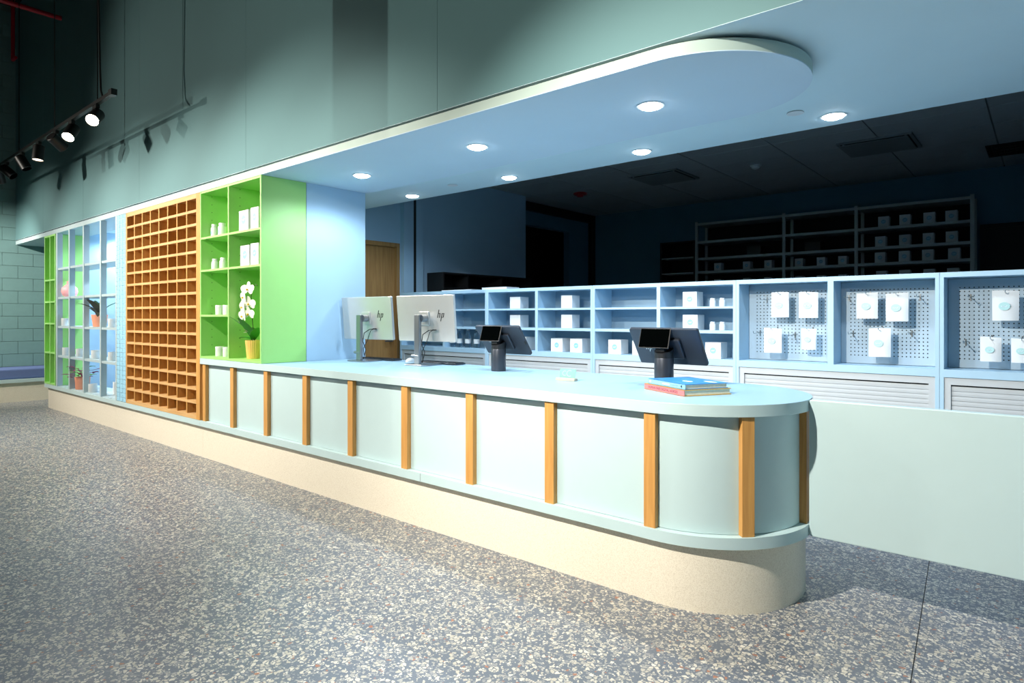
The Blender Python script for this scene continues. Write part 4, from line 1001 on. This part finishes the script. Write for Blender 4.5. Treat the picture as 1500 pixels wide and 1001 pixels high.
# ------------------------------------------------------------------ track lighting and pipes of the hall
YT, ZTR = 1.97, 3.26
tr = thing('lighting_track', 'black hanging lighting track in front of the teal wall', 'lighting track', (-8.5, YT, ZTR))
MB().box(-11.8, -6.27, YT - .018, YT + .018, ZTR - .017, ZTR + .017).build('rail', M['blackmetal'], tr)
MB().box(-6.31, -6.23, YT - .024, YT + .024, ZTR - .024, ZTR + .03).build('end_feed', M['black'], tr)
for x in (-6.66, -7.995, -9.442): MB().tube([(x, YT, ZTR + .017), (x, YT, 6.2)], .005, 6).build('hanger_rod', M['blackmetal'], tr)
MB().tube([(-6.52, YT, ZTR + .02), (-6.60, YT + .01, ZTR + .10), (-6.63, YT + .01, ZTR + .35), (-6.62, YT, ZTR + .9), (-6.64, YT, 6.2)], .009, 8).build('feed_cable', M['cable'], tr)
def track_head(x, aim, label, lensm, watts):
    t = thing('track_spotlight', label, 'spotlight', (x, YT, ZTR - .018))
    MB().box(-.05, .05, -.016, .016, -.03, 0).build('adapter', M['blackmetal'], t, local=True)
    MB().tube([(0, 0, -.03), (0, 0, -.06)], .010, 8).build('swivel', M['blackmetal'], t, local=True)
    dvec = Vector(aim).normalized(); q = (-dvec).to_track_quat('Z', 'Y').to_matrix().to_4x4()
    Mx = Matrix.Translation(Vector((0, 0, -.10)) + dvec * .02) @ q
    MB().lathe([(.050, .085), (.056, .078), (.056, -.082), (.052, -.085), (.052, -.070)], 28, M=Mx).build('housing', M['blackmetal'], t, local=True)
    MB().lathe([(.0515, -.076), (.0515, -.070)], 28, M=Mx).build('lens', M[lensm], t, local=True)
    if watts:
        l = bpy.data.lights.new('track_beam', 'SPOT'); l.energy = watts; l.color = WARM; l.spot_size = math.radians(75); l.spot_blend = .8; l.shadow_soft_size = .045
        o = bpy.data.objects.new('track_beam', l); COL.objects.link(o); o.parent = t
        o.location = Vector((0, 0, -.10)) + dvec * .12; o.rotation_euler = dvec.to_track_quat('-Z', 'Y').to_euler()
track_head(-6.70, (1.0, -.75, -.9), 'lit track spotlight closest to the track feed end', 'warmlens', 60)
track_head(-7.42, (.9, -.8, -1.4), 'lit track spotlight, second along from the track feed end', 'warmlens', 60)
track_head(-7.95, (-.4, .9, -.6), 'black track spotlight turned to the wall beside a hanger rod', 'screen', 0)
track_head(-8.60, (.1, -.1, -1.0), 'track spotlight pointing straight down with a glowing rim', 'dimlens', 45)
track_head(-9.30, (.35, .45, -1.0), 'black track spotlight tilted to the wall, fifth from the feed end', 'screen', 0)
track_head(-10.05, (.5, .6, -.7), 'black track spotlight, sixth from the feed end', 'screen', 0)
track_head(-10.45, (-.4, .3, -.8), 'black track spotlight, seventh from the feed end', 'screen', 0)
pp_ = thing('sprinkler_pipe', 'long red sprinkler pipe under the black hall ceiling', 'pipe', (-9.85, 1, 5.2))
MB().tube([(-9.85, -2, 5.2), (-9.85, 2.5, 5.2)], .03, 12).build('pipe_run', M['red'], pp_)
for y in (.4, 1.6): MB().tube([(-9.85, y - .03, 5.2), (-9.85, y + .03, 5.2)], .042, 12).build('coupling', M['red'], pp_)
for y in (0., 2.): MB().tube([(-9.85, y, 5.23), (-9.85, y, 6.2)], .006, 6).build('hanger_rod', M['blackmetal'], pp_)
pq = thing('sprinkler_drop', 'short red sprinkler drop pipe with elbow near block wall', 'pipe', (-11.86, 2.4, 5.1))
MB().tube([(-11.86, 2.4, 6.2), (-11.86, 2.4, 5.15)], .025, 12).build('drop_pipe', M['red'], pq)
MB().tube([(-11.86, 2.4, 5.15), (-11.70, 2.4, 5.15)], .022, 12).build('branch_pipe', M['red'], pq)
